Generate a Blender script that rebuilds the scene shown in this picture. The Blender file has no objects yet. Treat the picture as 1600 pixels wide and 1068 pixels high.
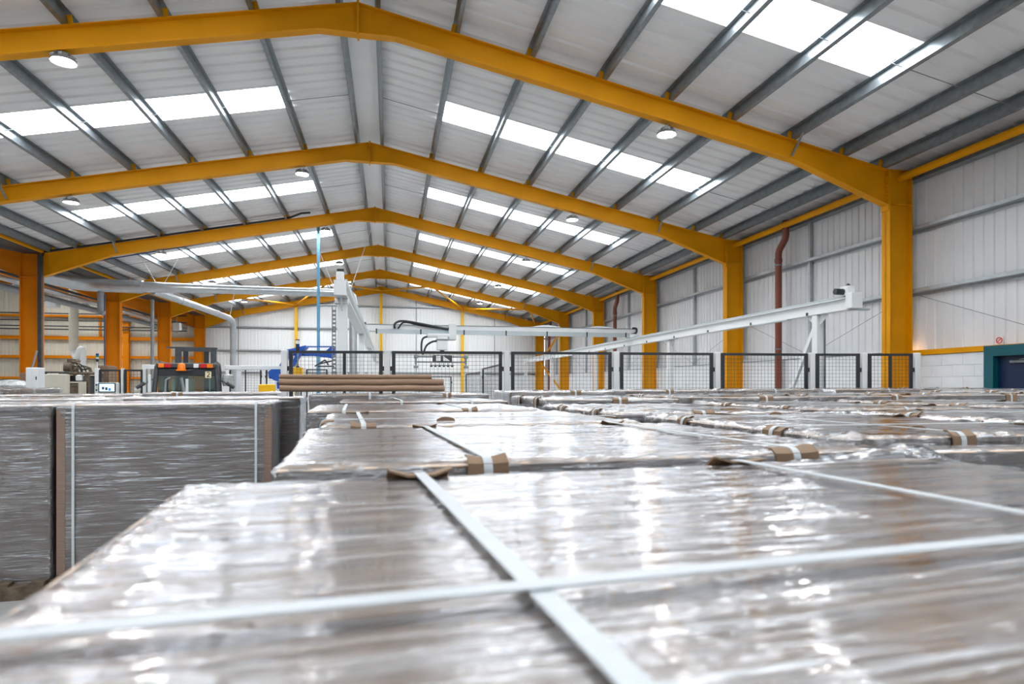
import bpy, math, random
from math import pi, sin, cos, tan, radians
from mathutils import Vector, Matrix, noise

# ------------------------------------------------------------------ camera, world, exposure
sc = bpy.context.scene
YAW, FPX, HORIZON, EYE = 0.195, 968.0, 601.8, 1.75          # 1600 x 1068 frame
cam_d = bpy.data.cameras.new('camera')
cam = bpy.data.objects.new('camera', cam_d)
sc.collection.objects.link(cam)
cam.location = (0, 0, EYE)
cam.rotation_euler = (pi / 2, 0, -YAW)
cam_d.sensor_width = 36.0
cam_d.lens = FPX / 1600 * 36.0
cam_d.shift_y = (HORIZON - 534) / 1600
cam_d.clip_start, cam_d.clip_end = 0.05, 200
cam_d.dof.use_dof = True
cam_d.dof.focus_distance = 8.0
cam_d.dof.aperture_fstop = 4.0
sc.camera = cam

world = bpy.data.worlds.new('overcast_sky')
sc.world = world
world.use_nodes = True
bg = world.node_tree.nodes['Background']
bg.inputs['Color'].default_value = (0.93, 0.97, 1.0, 1)
bg.inputs['Strength'].default_value = 9.5
sc.view_settings.view_transform = 'Standard'
sc.view_settings.look = 'None'
sc.view_settings.gamma = 1.0
sc.view_settings.use_curve_mapping = False
sc.view_settings.exposure = 0.79
LAMP = 110.0
try:
    sc.cycles.max_bounces = 5
    sc.cycles.diffuse_bounces = 3
    sc.cycles.glossy_bounces = 3
    sc.cycles.transmission_bounces = 3
    sc.cycles.transparent_max_bounces = 8
    sc.cycles.caustics_reflective = False
    sc.cycles.caustics_refractive = False
    sc.cycles.sample_clamp_indirect = 6
except Exception:
    pass

# ------------------------------------------------------------------ helpers
COL = sc.collection
c_, s_ = cos(YAW), sin(YAW)


def at(px, py, Y):
    """World point on the cross plane Y that the photo shows at pixel (px, py)."""
    t = (px - 800) / FPX
    X = Y * (s_ + t * c_) / (c_ - t * s_)
    d = Y * c_ + X * s_
    return Vector((X, Y, EYE + (HORIZON - py) * d / FPX))


class MB:
    def __init__(self):
        self.v, self.f = [], []

    def add(self, vs, fs, M=None):
        n = len(self.v)
        if M is not None:
            vs = [M @ Vector(p) for p in vs]
        self.v += [tuple(p) for p in vs]
        self.f += [tuple(i + n for i in q) for q in fs]
        return self

    def box(self, x0, x1, y0, y1, z0, z1, M=None):
        vs = [(x, y, z) for z in (z0, z1) for y in (y0, y1) for x in (x0, x1)]
        return self.add(vs, [(0, 2, 3, 1), (4, 5, 7, 6), (0, 1, 5, 4), (1, 3, 7, 5), (3, 2, 6, 7), (2, 0, 4, 6)], M)

    def cbox(self, c, sx, sy, sz, M=None):
        x, y, z = c
        return self.box(x - sx / 2, x + sx / 2, y - sy / 2, y + sy / 2, z - sz / 2, z + sz / 2, M)

    def bbox(self, x0, x1, y0, y1, z0, z1, b=0.01, M=None):
        """box with chamfered vertical and horizontal edges (octagon stack)"""
        def ring(i, z):
            return [(x0 + i + b, y0 + i, z), (x1 - i - b, y0 + i, z), (x1 - i, y0 + i + b, z), (x1 - i, y1 - i - b, z),
                    (x1 - i - b, y1 - i, z), (x0 + i + b, y1 - i, z), (x0 + i, y1 - i - b, z), (x0 + i, y0 + i + b, z)]
        vs = ring(b, z0) + ring(0, z0 + b) + ring(0, z1 - b) + ring(b, z1)
        fs = [tuple(range(7, -1, -1)), tuple(range(24, 32))]
        for k in range(3):
            for i in range(8):
                j = (i + 1) % 8
                fs.append((k * 8 + i, k * 8 + j, k * 8 + 8 + j, k * 8 + 8 + i))
        return self.add(vs, fs, M)

    def tube(self, pts, r, n=10, closed=False, M=None):
        pts = [Vector(p) for p in pts]
        m = len(pts)
        vs, fs = [], []
        up = None
        for i, p in enumerate(pts):
            a = pts[i - 1] if (i > 0 or closed) else p
            b = pts[(i + 1) % m] if (i < m - 1 or closed) else p
            t = (b - a).normalized()
            if up is None:
                up = Vector((0, 0, 1)) if abs(t.z) < 0.9 else Vector((0, 1, 0))
            x = t.cross(up).normalized()
            up = x.cross(t).normalized()
            rr = r[i] if isinstance(r, (list, tuple)) else r
            for k in range(n):
                w = 2 * pi * k / n
                vs.append(p + x * (rr * cos(w)) + up * (rr * sin(w)))
        for i in range(m if closed else m - 1):
            for k in range(n):
                j, l = (i + 1) % m, (k + 1) % n
                fs.append((i * n + k, i * n + l, j * n + l, j * n + k))
        if not closed:
            fs.append(tuple(range(n)))
            fs.append(tuple(range(m * n - 1, (m - 1) * n - 1, -1)))
        return self.add(vs, fs, M)

    def cyl(self, p0, p1, r, n=12, M=None):
        return self.tube([p0, p1], r, n, False, M)

    def bar(self, p0, p1, w, h, M=None):
        """rectangular bar from p0 to p1, w sideways, h upright"""
        p0, p1 = Vector(p0), Vector(p1)
        t = (p1 - p0).normalized()
        up = Vector((0, 0, 1)) if abs(t.z) < 0.95 else Vector((0, 1, 0))
        x = t.cross(up).normalized()
        u = x.cross(t).normalized()
        vs = []
        for p in (p0, p1):
            for a, b in ((-1, -1), (1, -1), (1, 1), (-1, 1)):
                vs.append(p + x * (a * w / 2) + u * (b * h / 2))
        return self.add(vs, [(0, 1, 2, 3), (7, 6, 5, 4), (0, 4, 5, 1), (1, 5, 6, 2), (2, 6, 7, 3), (3, 7, 4, 0)], M)

    def prism(self, poly, axis, a0, a1, M=None):
        """poly: 2-D outline, extruded along axis: 'y' -> (x,z), 'x' -> (y,z), 'z' -> (x,y)"""
        n = len(poly)
        def pt(p, a):
            return {'y': (p[0], a, p[1]), 'x': (a, p[0], p[1]), 'z': (p[0], p[1], a)}[axis]
        vs = [pt(p, a0) for p in poly] + [pt(p, a1) for p in poly]
        fs = [tuple(range(n)), tuple(range(2 * n - 1, n - 1, -1))]
        fs += [(i, (i + 1) % n + 0, (i + 1) % n + n, i + n) for i in range(n)]
        return self.add(vs, fs, M)

    def lathe(self, prof, c, n=20, M=None):
        """prof: (r, z) pairs, around the vertical through c"""
        c = Vector(c)
        vs, fs = [], []
        for r, z in prof:
            for k in range(n):
                a = 2 * pi * k / n
                vs.append(c + Vector((r * cos(a), r * sin(a), z)))
        for i in range(len(prof) - 1):
            for k in range(n):
                l = (k + 1) % n
                fs.append((i * n + k, i * n + l, (i + 1) * n + l, (i + 1) * n + k))
        return self.add(vs, fs, M)

    def mesh(self, name, mat, off=(0, 0, 0), smooth=True):
        me = bpy.data.meshes.new(name)
        o = Vector(off)
        me.from_pydata([tuple(Vector(p) - o) for p in self.v], [], self.f)
        if mat is not None:
            me.materials.append(mat)
        import bmesh
        bm = bmesh.new()
        bm.from_mesh(me)
        bmesh.ops.recalc_face_normals(bm, faces=bm.faces)
        bm.to_mesh(me)
        bm.free()
        if smooth:
            me.shade_smooth()
            me.set_sharp_from_angle(angle=radians(38))
        me.update()
        return me

    def build(self, name, mat, parent=None, local=False, smooth=True):
        """one mesh object. World coordinates unless local; a top-level one gets its origin at its base."""
        if parent is not None:
            off = Vector((0, 0, 0)) if local else world_loc(parent)
        elif local:
            off = Vector((0, 0, 0))
        else:
            xs, ys, zs = zip(*self.v)
            off = Vector(((min(xs) + max(xs)) / 2, (min(ys) + max(ys)) / 2, min(zs)))
        o = bpy.data.objects.new(name, self.mesh(name, mat, off, smooth))
        COL.objects.link(o)
        if parent is not None:
            o.parent = parent
        else:
            o.location = off
        return o


def curve(pts, n=6):
    """points of a smooth curve through pts"""
    p = [Vector(q) for q in pts]
    p = [p[0] * 2 - p[1]] + p + [p[-1] * 2 - p[-2]]
    out = []
    for i in range(1, len(p) - 2):
        a, b, c, d = p[i - 1:i + 3]
        for k in range(n):
            t = k / n
            out.append(0.5 * ((2 * b) + (c - a) * t + (2 * a - 5 * b + 4 * c - d) * t * t + (3 * b - a - 3 * c + d) * t ** 3))
    out.append(p[-2])
    return out


def world_loc(o):
    p = Vector(o.location)
    while o.parent is not None:
        o = o.parent
        p = p + Vector(o.location)
    return p


def tag(o, label=None, cat=None, group=None, kind=None):
    for k, v in (('label', label), ('category', cat), ('group', group), ('kind', kind)):
        if v:
            o[k] = v
    return o


def thing(name, label, cat, loc=(0, 0, 0), rz=0.0, group=None):
    o = bpy.data.objects.new(name, None)
    COL.objects.link(o)
    o.location = loc
    o.rotation_euler = (0, 0, rz)
    o.empty_display_size = 0.2
    return tag(o, label, cat, group)


def struct(name, label=None, loc=(0, 0, 0)):
    o = bpy.data.objects.new(name, None)
    COL.objects.link(o)
    o.location = loc
    return tag(o, label, None, None, 'structure')


def inst(src_mesh, name, parent, loc=(0, 0, 0), rot=(0, 0, 0)):
    o = bpy.data.objects.new(name, src_mesh)
    COL.objects.link(o)
    o.parent = parent
    o.location = loc
    o.rotation_euler = rot
    return o


# ------------------------------------------------------------------ materials
def mat(name, col, rough=0.5, metal=0.0, var=0.0, scale=6.0, bump=0.0, bscale=40.0, emit=None, spec=0.5, stretch=(1, 1, 1), alpha=None, coat=0.0):
    m = bpy.data.materials.new(name)
    m.use_nodes = True
    nt = m.node_tree
    b = nt.nodes['Principled BSDF']
    b.inputs['Base Color'].default_value = (*col, 1)
    b.inputs['Roughness'].default_value = rough
    b.inputs['Metallic'].default_value = metal
    b.inputs['Specular IOR Level'].default_value = spec
    if coat:
        b.inputs['Coat Weight'].default_value = coat
    if alpha is not None:
        b.inputs['Alpha'].default_value = alpha
    if var or bump:
        tc = nt.nodes.new('ShaderNodeTexCoord')
        mp = nt.nodes.new('ShaderNodeMapping')
        mp.inputs['Scale'].default_value = stretch
        nt.links.new(tc.outputs['Object'], mp.inputs['Vector'])
    if var:
        nz = nt.nodes.new('ShaderNodeTexNoise')
        nz.inputs['Scale'].default_value = scale
        nz.inputs['Detail'].default_value = 4
        nt.links.new(mp.outputs['Vector'], nz.inputs['Vector'])
        rp = nt.nodes.new('ShaderNodeValToRGB')
        rp.color_ramp.elements[0].position = 0.3
        rp.color_ramp.elements[1].position = 0.7
        rp.color_ramp.elements[0].color = (*[max(0, x * (1 - var)) for x in col], 1)
        rp.color_ramp.elements[1].color = (*[min(1, x * (1 + var)) for x in col], 1)
        nt.links.new(nz.outputs['Fac'], rp.inputs['Fac'])
        nt.links.new(rp.outputs['Color'], b.inputs['Base Color'])
    if bump:
        n2 = nt.nodes.new('ShaderNodeTexNoise')
        n2.inputs['Scale'].default_value = bscale
        n2.inputs['Detail'].default_value = 3
        nt.links.new(mp.outputs['Vector'], n2.inputs['Vector'])
        bp = nt.nodes.new('ShaderNodeBump')
        bp.inputs['Strength'].default_value = bump
        bp.inputs['Distance'].default_value = 0.01
        nt.links.new(n2.outputs['Fac'], bp.inputs['Height'])
        nt.links.new(bp.outputs['Normal'], b.inputs['Normal'])
    if emit:
        b.inputs['Emission Color'].default_value = (*emit[0], 1)
        b.inputs['Emission Strength'].default_value = emit[1]
    return m


M_YEL = mat('yellow_steel_paint', (0.80, 0.335, 0.001), 0.5, var=0.07, scale=1.3, spec=0.18)
M_ORA = mat('warm_lit_steel_paint', (0.74, 0.215, 0.001), 0.5, var=0.06, scale=1.3, spec=0.15)  # the yellow frame paint with the left hall's warm light tinted in
M_GALV = mat('galvanised_steel', (0.235, 0.265, 0.285), 0.36, 0.6, var=0.15, scale=9)
M_GIRT = mat('lit_galvanised_steel', (0.46, 0.50, 0.53), 0.38, 0.45, var=0.10, scale=9)  # galvanised steel lightened for the light caught on girt flanges
M_DUCT = mat('galvanised_duct', (0.52, 0.56, 0.60), 0.30, 0.7, var=0.08, scale=5)
M_WHT = mat('white_liner_sheet', (0.87, 0.875, 0.89), 0.42, var=0.02, scale=2)
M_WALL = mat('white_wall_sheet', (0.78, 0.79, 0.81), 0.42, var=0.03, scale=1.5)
M_EWALL = mat('lit_white_wall_sheet', (0.94, 0.95, 0.96), 0.4, var=0.01, scale=1.5)  # wall sheet whitened to carry the stronger light at the far end
M_BEIGE = mat('cream_wall_sheet', (0.66, 0.61, 0.50), 0.5, var=0.04, scale=1.5)
M_BLOCK = mat('white_painted_block', (0.82, 0.84, 0.87), 0.6, var=0.03, scale=6, bump=0.25, bscale=60)
M_FLOOR = mat('concrete_floor', (0.40, 0.40, 0.39), 0.55, var=0.15, scale=2.5, bump=0.1, bscale=30)
M_MACH = mat('white_machine_paint', (0.76, 0.78, 0.79), 0.35, var=0.02, scale=4)
M_RAIL = mat('grey_rail_cover', (0.50, 0.56, 0.59), 0.35, 0.2, var=0.04)
M_BLK = mat('black_paint', (0.018, 0.022, 0.027), 0.45)
M_RUB = mat('black_rubber', (0.015, 0.015, 0.016), 0.7)
M_DGREY = mat('dark_grey_steel', (0.055, 0.06, 0.066), 0.5, 0.2, var=0.2, scale=12)
M_GREYP = mat('grey_paint', (0.26, 0.28, 0.30), 0.5, var=0.08)
M_BROWN = mat('brown_plastic_pipe', (0.22, 0.055, 0.032), 0.4, var=0.1)
M_TEAL = mat('teal_paint', (0.0, 0.10, 0.13), 0.4)
M_NAVY = mat('navy_paint', (0.004, 0.018, 0.065), 0.35)
M_BLUE = mat('blue_robot_paint', (0.008, 0.10, 0.50), 0.3, var=0.08)
M_PBLUE = mat('pale_blue_pipe', (0.09, 0.27, 0.45), 0.4)
M_DBLUE = mat('blue_pipe', (0.02, 0.08, 0.22), 0.4)
M_MYEL = mat('machine_yellow', (0.88, 0.48, 0.002), 0.4, var=0.06)
M_RED = mat('red_lens', (0.55, 0.01, 0.01), 0.2)
M_AMB = mat('amber_lens', (0.95, 0.22, 0.005), 0.2)
M_CLR = mat('clear_lens', (0.75, 0.77, 0.78), 0.2)
M_GREEN = mat('green_lens', (0.0, 0.28, 0.14), 0.25)
M_SBLUE = mat('blue_lens', (0.005, 0.05, 0.25), 0.25)
M_TAG = mat('cream_sticker', (0.80, 0.72, 0.42), 0.5)
M_INK = mat('black_ink', (0.01, 0.01, 0.01), 0.5)
M_BEIGP = mat('beige_machine_paint', (0.60, 0.56, 0.47), 0.45, var=0.03)
M_RUST = mat('brown_dusty_metal', (0.13, 0.095, 0.062), 0.6, 0.2, var=0.4, scale=14, bump=0.3)
M_STRAP = mat('white_polyester_strap', (0.56, 0.59, 0.61), 0.45, var=0.03, scale=30)
M_TOPB = mat('lit_top_board', (0.78, 0.60, 0.465), 0.7, var=0.07, scale=4, bump=0.1, bscale=50, stretch=(6, 1, 1))  # board with the light on its upper face put into the colour
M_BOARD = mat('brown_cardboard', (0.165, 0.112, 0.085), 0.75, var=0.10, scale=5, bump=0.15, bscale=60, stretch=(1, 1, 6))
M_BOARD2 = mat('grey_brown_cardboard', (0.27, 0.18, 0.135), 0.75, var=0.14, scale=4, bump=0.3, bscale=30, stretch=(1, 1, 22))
M_SLEEVE = mat('kraft_sleeve', (0.30, 0.19, 0.125), 0.7, var=0.08, scale=6)
M_KRAFT = mat('kraft_cardboard', (0.24, 0.15, 0.088), 0.7, var=0.08, scale=6)
M_SCREEN = mat('lit_screen', (0.5, 0.7, 0.9), 0.2, emit=((0.55, 0.78, 1.0), 0.75))
M_ICON = mat('dark_screen_icon', (0.03, 0.05, 0.08), 0.3)
M_ICONB = mat('blue_screen_icon', (0.02, 0.15, 0.6), 0.3, emit=((0.02, 0.2, 0.8), 0.4))
M_LED = mat('led_lens', (0.9, 0.9, 0.9), 0.3, emit=((1.0, 0.96, 0.88), LAMP))
M_LAMPH = mat('lamp_housing', (0.30, 0.31, 0.32), 0.4, 0.6)
M_SIGNR = mat('red_sign_print', (0.65, 0.03, 0.06), 0.4)
M_SIGNW = mat('white_sign_board', (0.8, 0.8, 0.8), 0.4)


def film_material():
    m = bpy.data.materials.new('stretch_film')
    m.use_nodes = True
    nt = m.node_tree
    N, L = nt.nodes, nt.links
    N.clear()
    out = N.new('ShaderNodeOutputMaterial')
    tc = N.new('ShaderNodeTexCoord')
    oi = N.new('ShaderNodeObjectInfo')
    addv = N.new('ShaderNodeVectorMath')
    mulr = N.new('ShaderNodeVectorMath')
    mulr.operation = 'SCALE'
    mulr.inputs[0].default_value = (7.3, 5.1, 3.7)
    L.new(oi.outputs['Random'], mulr.inputs['Scale'])
    L.new(tc.outputs['Object'], addv.inputs[0])
    L.new(mulr.outputs['Vector'], addv.inputs[1])

    def noise_tex(scale, detail, stretch, rough=0.55, dist=0.0, rot=0.0):
        mp = N.new('ShaderNodeMapping')
        mp.inputs['Scale'].default_value = stretch
        mp.inputs['Rotation'].default_value = (0, 0, rot)
        L.new(addv.outputs['Vector'], mp.inputs['Vector'])
        nz = N.new('ShaderNodeTexNoise')
        nz.inputs['Scale'].default_value = scale
        nz.inputs['Detail'].default_value = detail
        nz.inputs['Roughness'].default_value = rough
        nz.inputs['Distortion'].default_value = dist
        L.new(mp.outputs['Vector'], nz.inputs['Vector'])
        return nz.outputs['Fac']

    def ramp(src, a, b, lo=0.0, hi=1.0):
        r = N.new('ShaderNodeMapRange')
        r.inputs['From Min'].default_value = a
        r.inputs['From Max'].default_value = b
        r.inputs['To Min'].default_value = lo
        r.inputs['To Max'].default_value = hi
        L.new(src, r.inputs['Value'])
        return r.outputs['Result']

    def math(op, a, b):
        n = N.new('ShaderNodeMath')
        n.operation = op
        for i, x in enumerate((a, b)):
            if isinstance(x, (int, float)):
                n.inputs[i].default_value = x
            else:
                L.new(x, n.inputs[i])
        return n.outputs[0]

    streak = noise_tex(1.0, 3, (3.0, 70, 70), 0.55, 0.2)            # wrap lines along the long side
    fine = noise_tex(1.0, 2, (16, 190, 190), 0.6, 0.2)
    long = noise_tex(1.0, 2, (1.3, 26, 26), 0.5, 0.15)
    crink = noise_tex(7.0, 3, (1, 1, 1), 0.55, 0.8)                # crumpled patches
    patch = noise_tex(2.3, 2, (1, 1.6, 1.6), 0.5)
    h = math('ADD', math('MULTIPLY', streak, 1.0), math('MULTIPLY', fine, 0.14))
    h = math('ADD', h, math('MULTIPLY', long, 1.0))
    mid = noise_tex(1.0, 2, (4.5, 150, 150), 0.5, 0.15)
    h = math('ADD', h, math('MULTIPLY', mid, 0.42))
    h = math('ADD', h, math('MULTIPLY', crink, ramp(patch, 0.48, 0.62, 0.08, 1.2)))
    bp = N.new('ShaderNodeBump')
    bp.inputs['Strength'].default_value = 0.6
    bp.inputs['Distance'].default_value = 0.007
    L.new(h, bp.inputs['Height'])
    gl = N.new('ShaderNodeBsdfGlossy')
    gl.inputs['Roughness'].default_value = 0.06
    gl.inputs['Color'].default_value = (0.88, 0.90, 0.94, 1)
    L.new(bp.outputs['Normal'], gl.inputs['Normal'])
    tr = N.new('ShaderNodeBsdfTransparent')
    tr.inputs['Color'].default_value = (0.97, 0.97, 0.975, 1)
    df = N.new('ShaderNodeBsdfDiffuse')
    df.inputs['Color'].default_value = (0.82, 0.84, 0.87, 1)
    L.new(bp.outputs['Normal'], df.inputs['Normal'])
    fr = N.new('ShaderNodeFresnel')
    fr.inputs['IOR'].default_value = 1.5
    L.new(bp.outputs['Normal'], fr.inputs['Normal'])
    # milky scatter of the stretched layers: in streaks and patches
    milk = math('MULTIPLY', ramp(math('ADD', math('MULTIPLY', streak, 0.55), math('MULTIPLY', fine, 0.45)), 0.47, 0.66), ramp(patch, 0.36, 0.62, 0.12, 1.0))
    dash = noise_tex(1.0, 2, (3.2, 150, 150), 0.5, 0.1)
    lines = math('MULTIPLY', ramp(dash, 0.60, 0.66), ramp(streak, 0.42, 0.58))
    milk = math('MINIMUM', math('ADD', math('ADD', math('MULTIPLY', milk, 0.6), math('MULTIPLY', lines, 0.75)), 0.06), 0.85)
    mix1 = N.new('ShaderNodeMixShader')
    L.new(milk, mix1.inputs['Fac'])
    L.new(tr.outputs[0], mix1.inputs[1])
    L.new(df.outputs[0], mix1.inputs[2])
    fg = N.new('ShaderNodeFresnel')
    fg.inputs['IOR'].default_value = 1.5
    fac = math('MINIMUM', math('ADD', math('MULTIPLY', math('MAXIMUM', fr.outputs[0], fg.outputs[0]), 1.3), 0.03), 0.95)
    mix2 = N.new('ShaderNodeMixShader')
    L.new(fac, mix2.inputs['Fac'])
    L.new(mix1.outputs[0], mix2.inputs[1])
    L.new(gl.outputs[0], mix2.inputs[2])
    L.new(mix2.outputs[0], out.inputs['Surface'])
    return m


M_FILM = film_material()


def sheet_glass(name, tint, milk, gloss=0.06):
    m = bpy.data.materials.new(name)
    m.use_nodes = True
    nt = m.node_tree
    N, L = nt.nodes, nt.links
    N.clear()
    out = N.new('ShaderNodeOutputMaterial')
    tr = N.new('ShaderNodeBsdfTransparent')
    tr.inputs['Color'].default_value = (*tint, 1)
    tl = N.new('ShaderNodeBsdfTranslucent')
    tl.inputs['Color'].default_value = (0.9, 0.92, 0.93, 1)
    gl = N.new('ShaderNodeBsdfGlossy')
    gl.inputs['Roughness'].default_value = 0.05
    a = N.new('ShaderNodeMixShader')
    a.inputs['Fac'].default_value = milk
    b = N.new('ShaderNodeMixShader')
    b.inputs['Fac'].default_value = gloss
    L.new(tr.outputs[0], a.inputs[1])
    L.new(tl.outputs[0], a.inputs[2])
    L.new(a.outputs[0], b.inputs[1])
    L.new(gl.outputs[0], b.inputs[2])
    L.new(b.outputs[0], out.inputs['Surface'])
    return m


M_SKYL = sheet_glass('rooflight_sheet', (0.96, 0.98, 1.0), 0.25, 0.03)
M_CABGL = sheet_glass('cab_glass', (0.42, 0.58, 0.54), 0.04, 0.10)
M_BAG = mat('grey_plastic_bag', (0.45, 0.46, 0.46), 0.25, var=0.3, scale=20, bump=0.6, bscale=30)

# ------------------------------------------------------------------ the hall
BAY, Y1 = 6.0, 10.615
FR = [Y1 + BAY * k for k in range(-3, 6)]                  # frame planes, FR[3] is the nearest one in view
RX, RZ = -0.515, 8.08                                      # ridge (top of rafters)
KR, KL = 0.2045, 0.198                                     # roof slopes
XRC0, XRC1 = 9.65, 10.17                                   # right columns
XLC0, XLC1 = -11.62, -11.03                                # valley columns
XWALL = 10.38                                              # right wall sheet
YEND = 41.0
YBACK = FR[0] - 0.3
XL2 = -22.1                                                # ridge of the neighbouring hall
XFAR = -33.0


def ztop(x):
    if x >= RX:
        return RZ - KR * (x - RX)
    if x >= -11.3:
        return RZ - KL * (RX - x)
    zv = RZ - KL * (RX + 11.3)
    if x >= XL2:
        return zv + KL * (-11.3 - x)
    return zv + KL * (-11.3 - XL2) - KL * (XL2 - x)


SHEET = 0.225                                              # liner above rafter top
PITCH = 1.0 / 3.0

floor = MB().box(XFAR, XWALL + 0.1, YBACK, YEND + 0.1, -0.12, 0.0).build('floor', M_FLOOR)
tag(floor, kind='structure')

ceiling = struct('ceiling', loc=(0, 0, 6))


def rib_profile(n):
    pts = []
    for i in range(n):
        b = i * PITCH
        pts += [(b, 0.0), (b + 0.14, 0.0), (b + 0.175, 0.034), (b + 0.295, 0.034)]
    pts.append((n * PITCH, 0.0))
    return pts


def sheet_mb(xa, xb, y0, n, dz=0.0):
    pr = rib_profile(n)
    vs = [(x, y0 + y, ztop(x) + SHEET + z + dz) for x in (xa, xb) for (y, z) in pr]
    m = len(pr)
    return MB().add(vs, [(i, i + 1, m + i + 1, m + i) for i in range(m - 1)])


PUR_R = [-0.22, 1.10, 2.42, 3.74, 5.01, 6.27, 7.52, 8.65, 9.52]
PUR_L = [-0.80, -2.14, -3.47, -4.81, -6.14, -7.48, -8.82, -9.95, -10.72]
SKY_R, SKY_L = (1.10, 7.52), (-2.14, -8.82)
nwin = 0


def portal(xa, xb, y0, y1):
    """light portal in a roof opening (guides the sky light, adds none)"""
    d = bpy.data.lights.new('roof_opening_portal', 'AREA')
    d.shape = 'RECTANGLE'
    za, zb = ztop(xa) + SHEET - 0.02, ztop(xb) + SHEET - 0.02
    d.size, d.size_y = math.hypot(xb - xa, zb - za), y1 - y0
    d.cycles.is_portal = True
    o = bpy.data.objects.new('roof_opening_portal', d)
    COL.objects.link(o)
    o.location = ((xa + xb) / 2, (y0 + y1) / 2, (za + zb) / 2)
    o.rotation_euler = (0, -math.atan2(zb - za, xb - xa) if xb > xa else -math.atan2(za - zb, xa - xb), 0)
    return o


def slope_sheets(x_hi, x_lo, sky, y0, sky_on=True):
    """liner sheets of one bay of one slope, with the rooflight opening"""
    global nwin
    ys = y0 - 0.05
    if not sky_on:
        sheet_mb(x_hi, x_lo, ys, 18).build('roof_sheet', M_WHT, ceiling, smooth=False)
        return
    sheet_mb(x_hi, x_lo, ys, 9).build('roof_sheet', M_WHT, ceiling, smooth=False)
    sheet_mb(x_hi, x_lo, ys + 12 * PITCH, 6).build('roof_sheet', M_WHT, ceiling, smooth=False)
    sheet_mb(x_hi, sky[0], ys + 9 * PITCH, 3).build('roof_sheet', M_WHT, ceiling, smooth=False)
    sheet_mb(sky[1], x_lo, ys + 9 * PITCH, 3).build('roof_sheet', M_WHT, ceiling, smooth=False)
    nwin += 1
    w = sheet_mb(sky[0], sky[1], ys + 9 * PITCH, 3, 0.004).build('window_%d' % nwin, M_SKYL, None, smooth=False)
    tag(w, kind='structure')
    portal(sky[0], sky[1], ys + 9 * PITCH, ys + 12 * PITCH)


def zed(slope, mirror, L=BAY):
    """Z purlin, 0.2 deep, along Y, standing on the rafter"""
    b = MB()
    a = math.atan(slope) * mirror
    M = Matrix.Rotation(a, 4, 'Y')
    m = mirror
    b.box(-0.004, 0.004, 0, L, 0.0, 0.205, M)
    b.box(min(0, 0.07 * m), max(0, 0.07 * m), 0, L, 0.0, 0.006, M)
    b.box(min(0, -0.07 * m), max(0, -0.07 * m), 0, L, 0.199, 0.205, M)
    b.box(min(0.064 * m, 0.07 * m), max(0.064 * m, 0.07 * m), 0, L, 0.0, 0.024, M)
    return b


ME_PR = zed(KR, 1).mesh('purlin', M_GALV, smooth=False)
ME_PL = zed(KL, -1).mesh('purlin', M_GALV, smooth=False)
for k in range(-3, 5):
    y0 = Y1 + BAY * k
    slope_sheets(-0.22, XWALL + 0.05, SKY_R, y0)
    slope_sheets(-0.80, -11.2, SKY_L, y0)
    MB().box(-0.86, -0.16, y0, y0 + BAY, RZ + 0.175, RZ + 0.185).build('ridge_panel', M_WHT, ceiling)
    for x in PUR_R:
        inst(ME_PR, 'purlin', ceiling, (x, y0, ztop(x) - 6))
    for x in PUR_L:
        inst(ME_PL, 'purlin', ceiling, (x, y0, ztop(x) - 6))
    for xs in (PUR_R, PUR_L):
        MB().tube([(x, y0 + 3.38, ztop(x) + 0.10) for x in xs], 0.007, 6).build('sag_rod', M_GREYP, ceiling)
# a closing strip behind the last frame
for xa, xb in ((-0.22, XWALL + 0.05), (-0.80, -11.2)):
    sheet_mb(xa, xb, FR[-1] - 0.05, 2).build('roof_sheet', M_WHT, ceiling, smooth=False)
MB().box(-0.86, -0.16, FR[-1], YEND + 0.1, RZ + 0.175, RZ + 0.185).build('ridge_panel', M_WHT, ceiling)
# neighbouring hall's roof
for k in range(-3, 5):
    y0 = Y1 + BAY * k
    on = k in (0, 1, 2, 3, 4)
    slope_sheets(XL2, -11.4, (-20.5, -14.0), y0, on)
    slope_sheets(XL2, XFAR, (-23.5, -30.2), y0, False)
    if k >= 1:
        for i in range(8):
            x = -12.2 - 1.33 * i
            inst(ME_PR, 'purlin', ceiling, (x, y0, ztop(x) - 6))
for xa, xb in ((XL2, -11.4), (XL2, XFAR)):
    sheet_mb(xa, xb, FR[-1] - 0.05, 2).build('roof_sheet', M_WHT, ceiling, smooth=False)
zv = ztop(-11.3)
MB().prism([(-11.75, zv + 0.30), (-11.75, zv + 0.27), (-11.55, zv + 0.05), (-11.05, zv + 0.05), (-10.85, zv + 0.27), (-10.85, zv + 0.30)], 'y',
           YBACK, YEND).build('valley_gutter', M_DGREY, ceiling)
MB().box(-10.98, -10.90, YBACK, FR[-1], zv + 0.06, zv + 0.13).build('valley_edge_angle', M_YEL, ceiling)


# ---- walls
def ribs_wall(b, u0, u1, z_of, fixed, axis, z0, out):
    """vertical ribbed sheet along u, foot at z0, head z_of(u); out = direction (+1/-1) the ribs recede to"""
    pts = []
    u = u0
    n = int(round((u1 - u0) / 0.2))
    st = (u1 - u0) / n
    for i in range(n):
        b0 = u0 + i * st
        pts += [(b0, 0), (b0 + st * 0.66, 0), (b0 + st * 0.74, 0.022 * out), (b0 + st * 0.92, 0.022 * out)]
    pts.append((u1, 0))
    vs = []
    for zz in (0, 1):
        for (uu, o) in pts:
            z = z0 if zz == 0 else z_of(uu)
            vs.append((fixed + o, uu, z) if axis == 'x' else (uu, fixed + o, z))
    m = len(pts)
    b.add(vs, [(i, i + 1, m + i + 1, m + i) for i in range(m - 1)])
    return b


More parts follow.
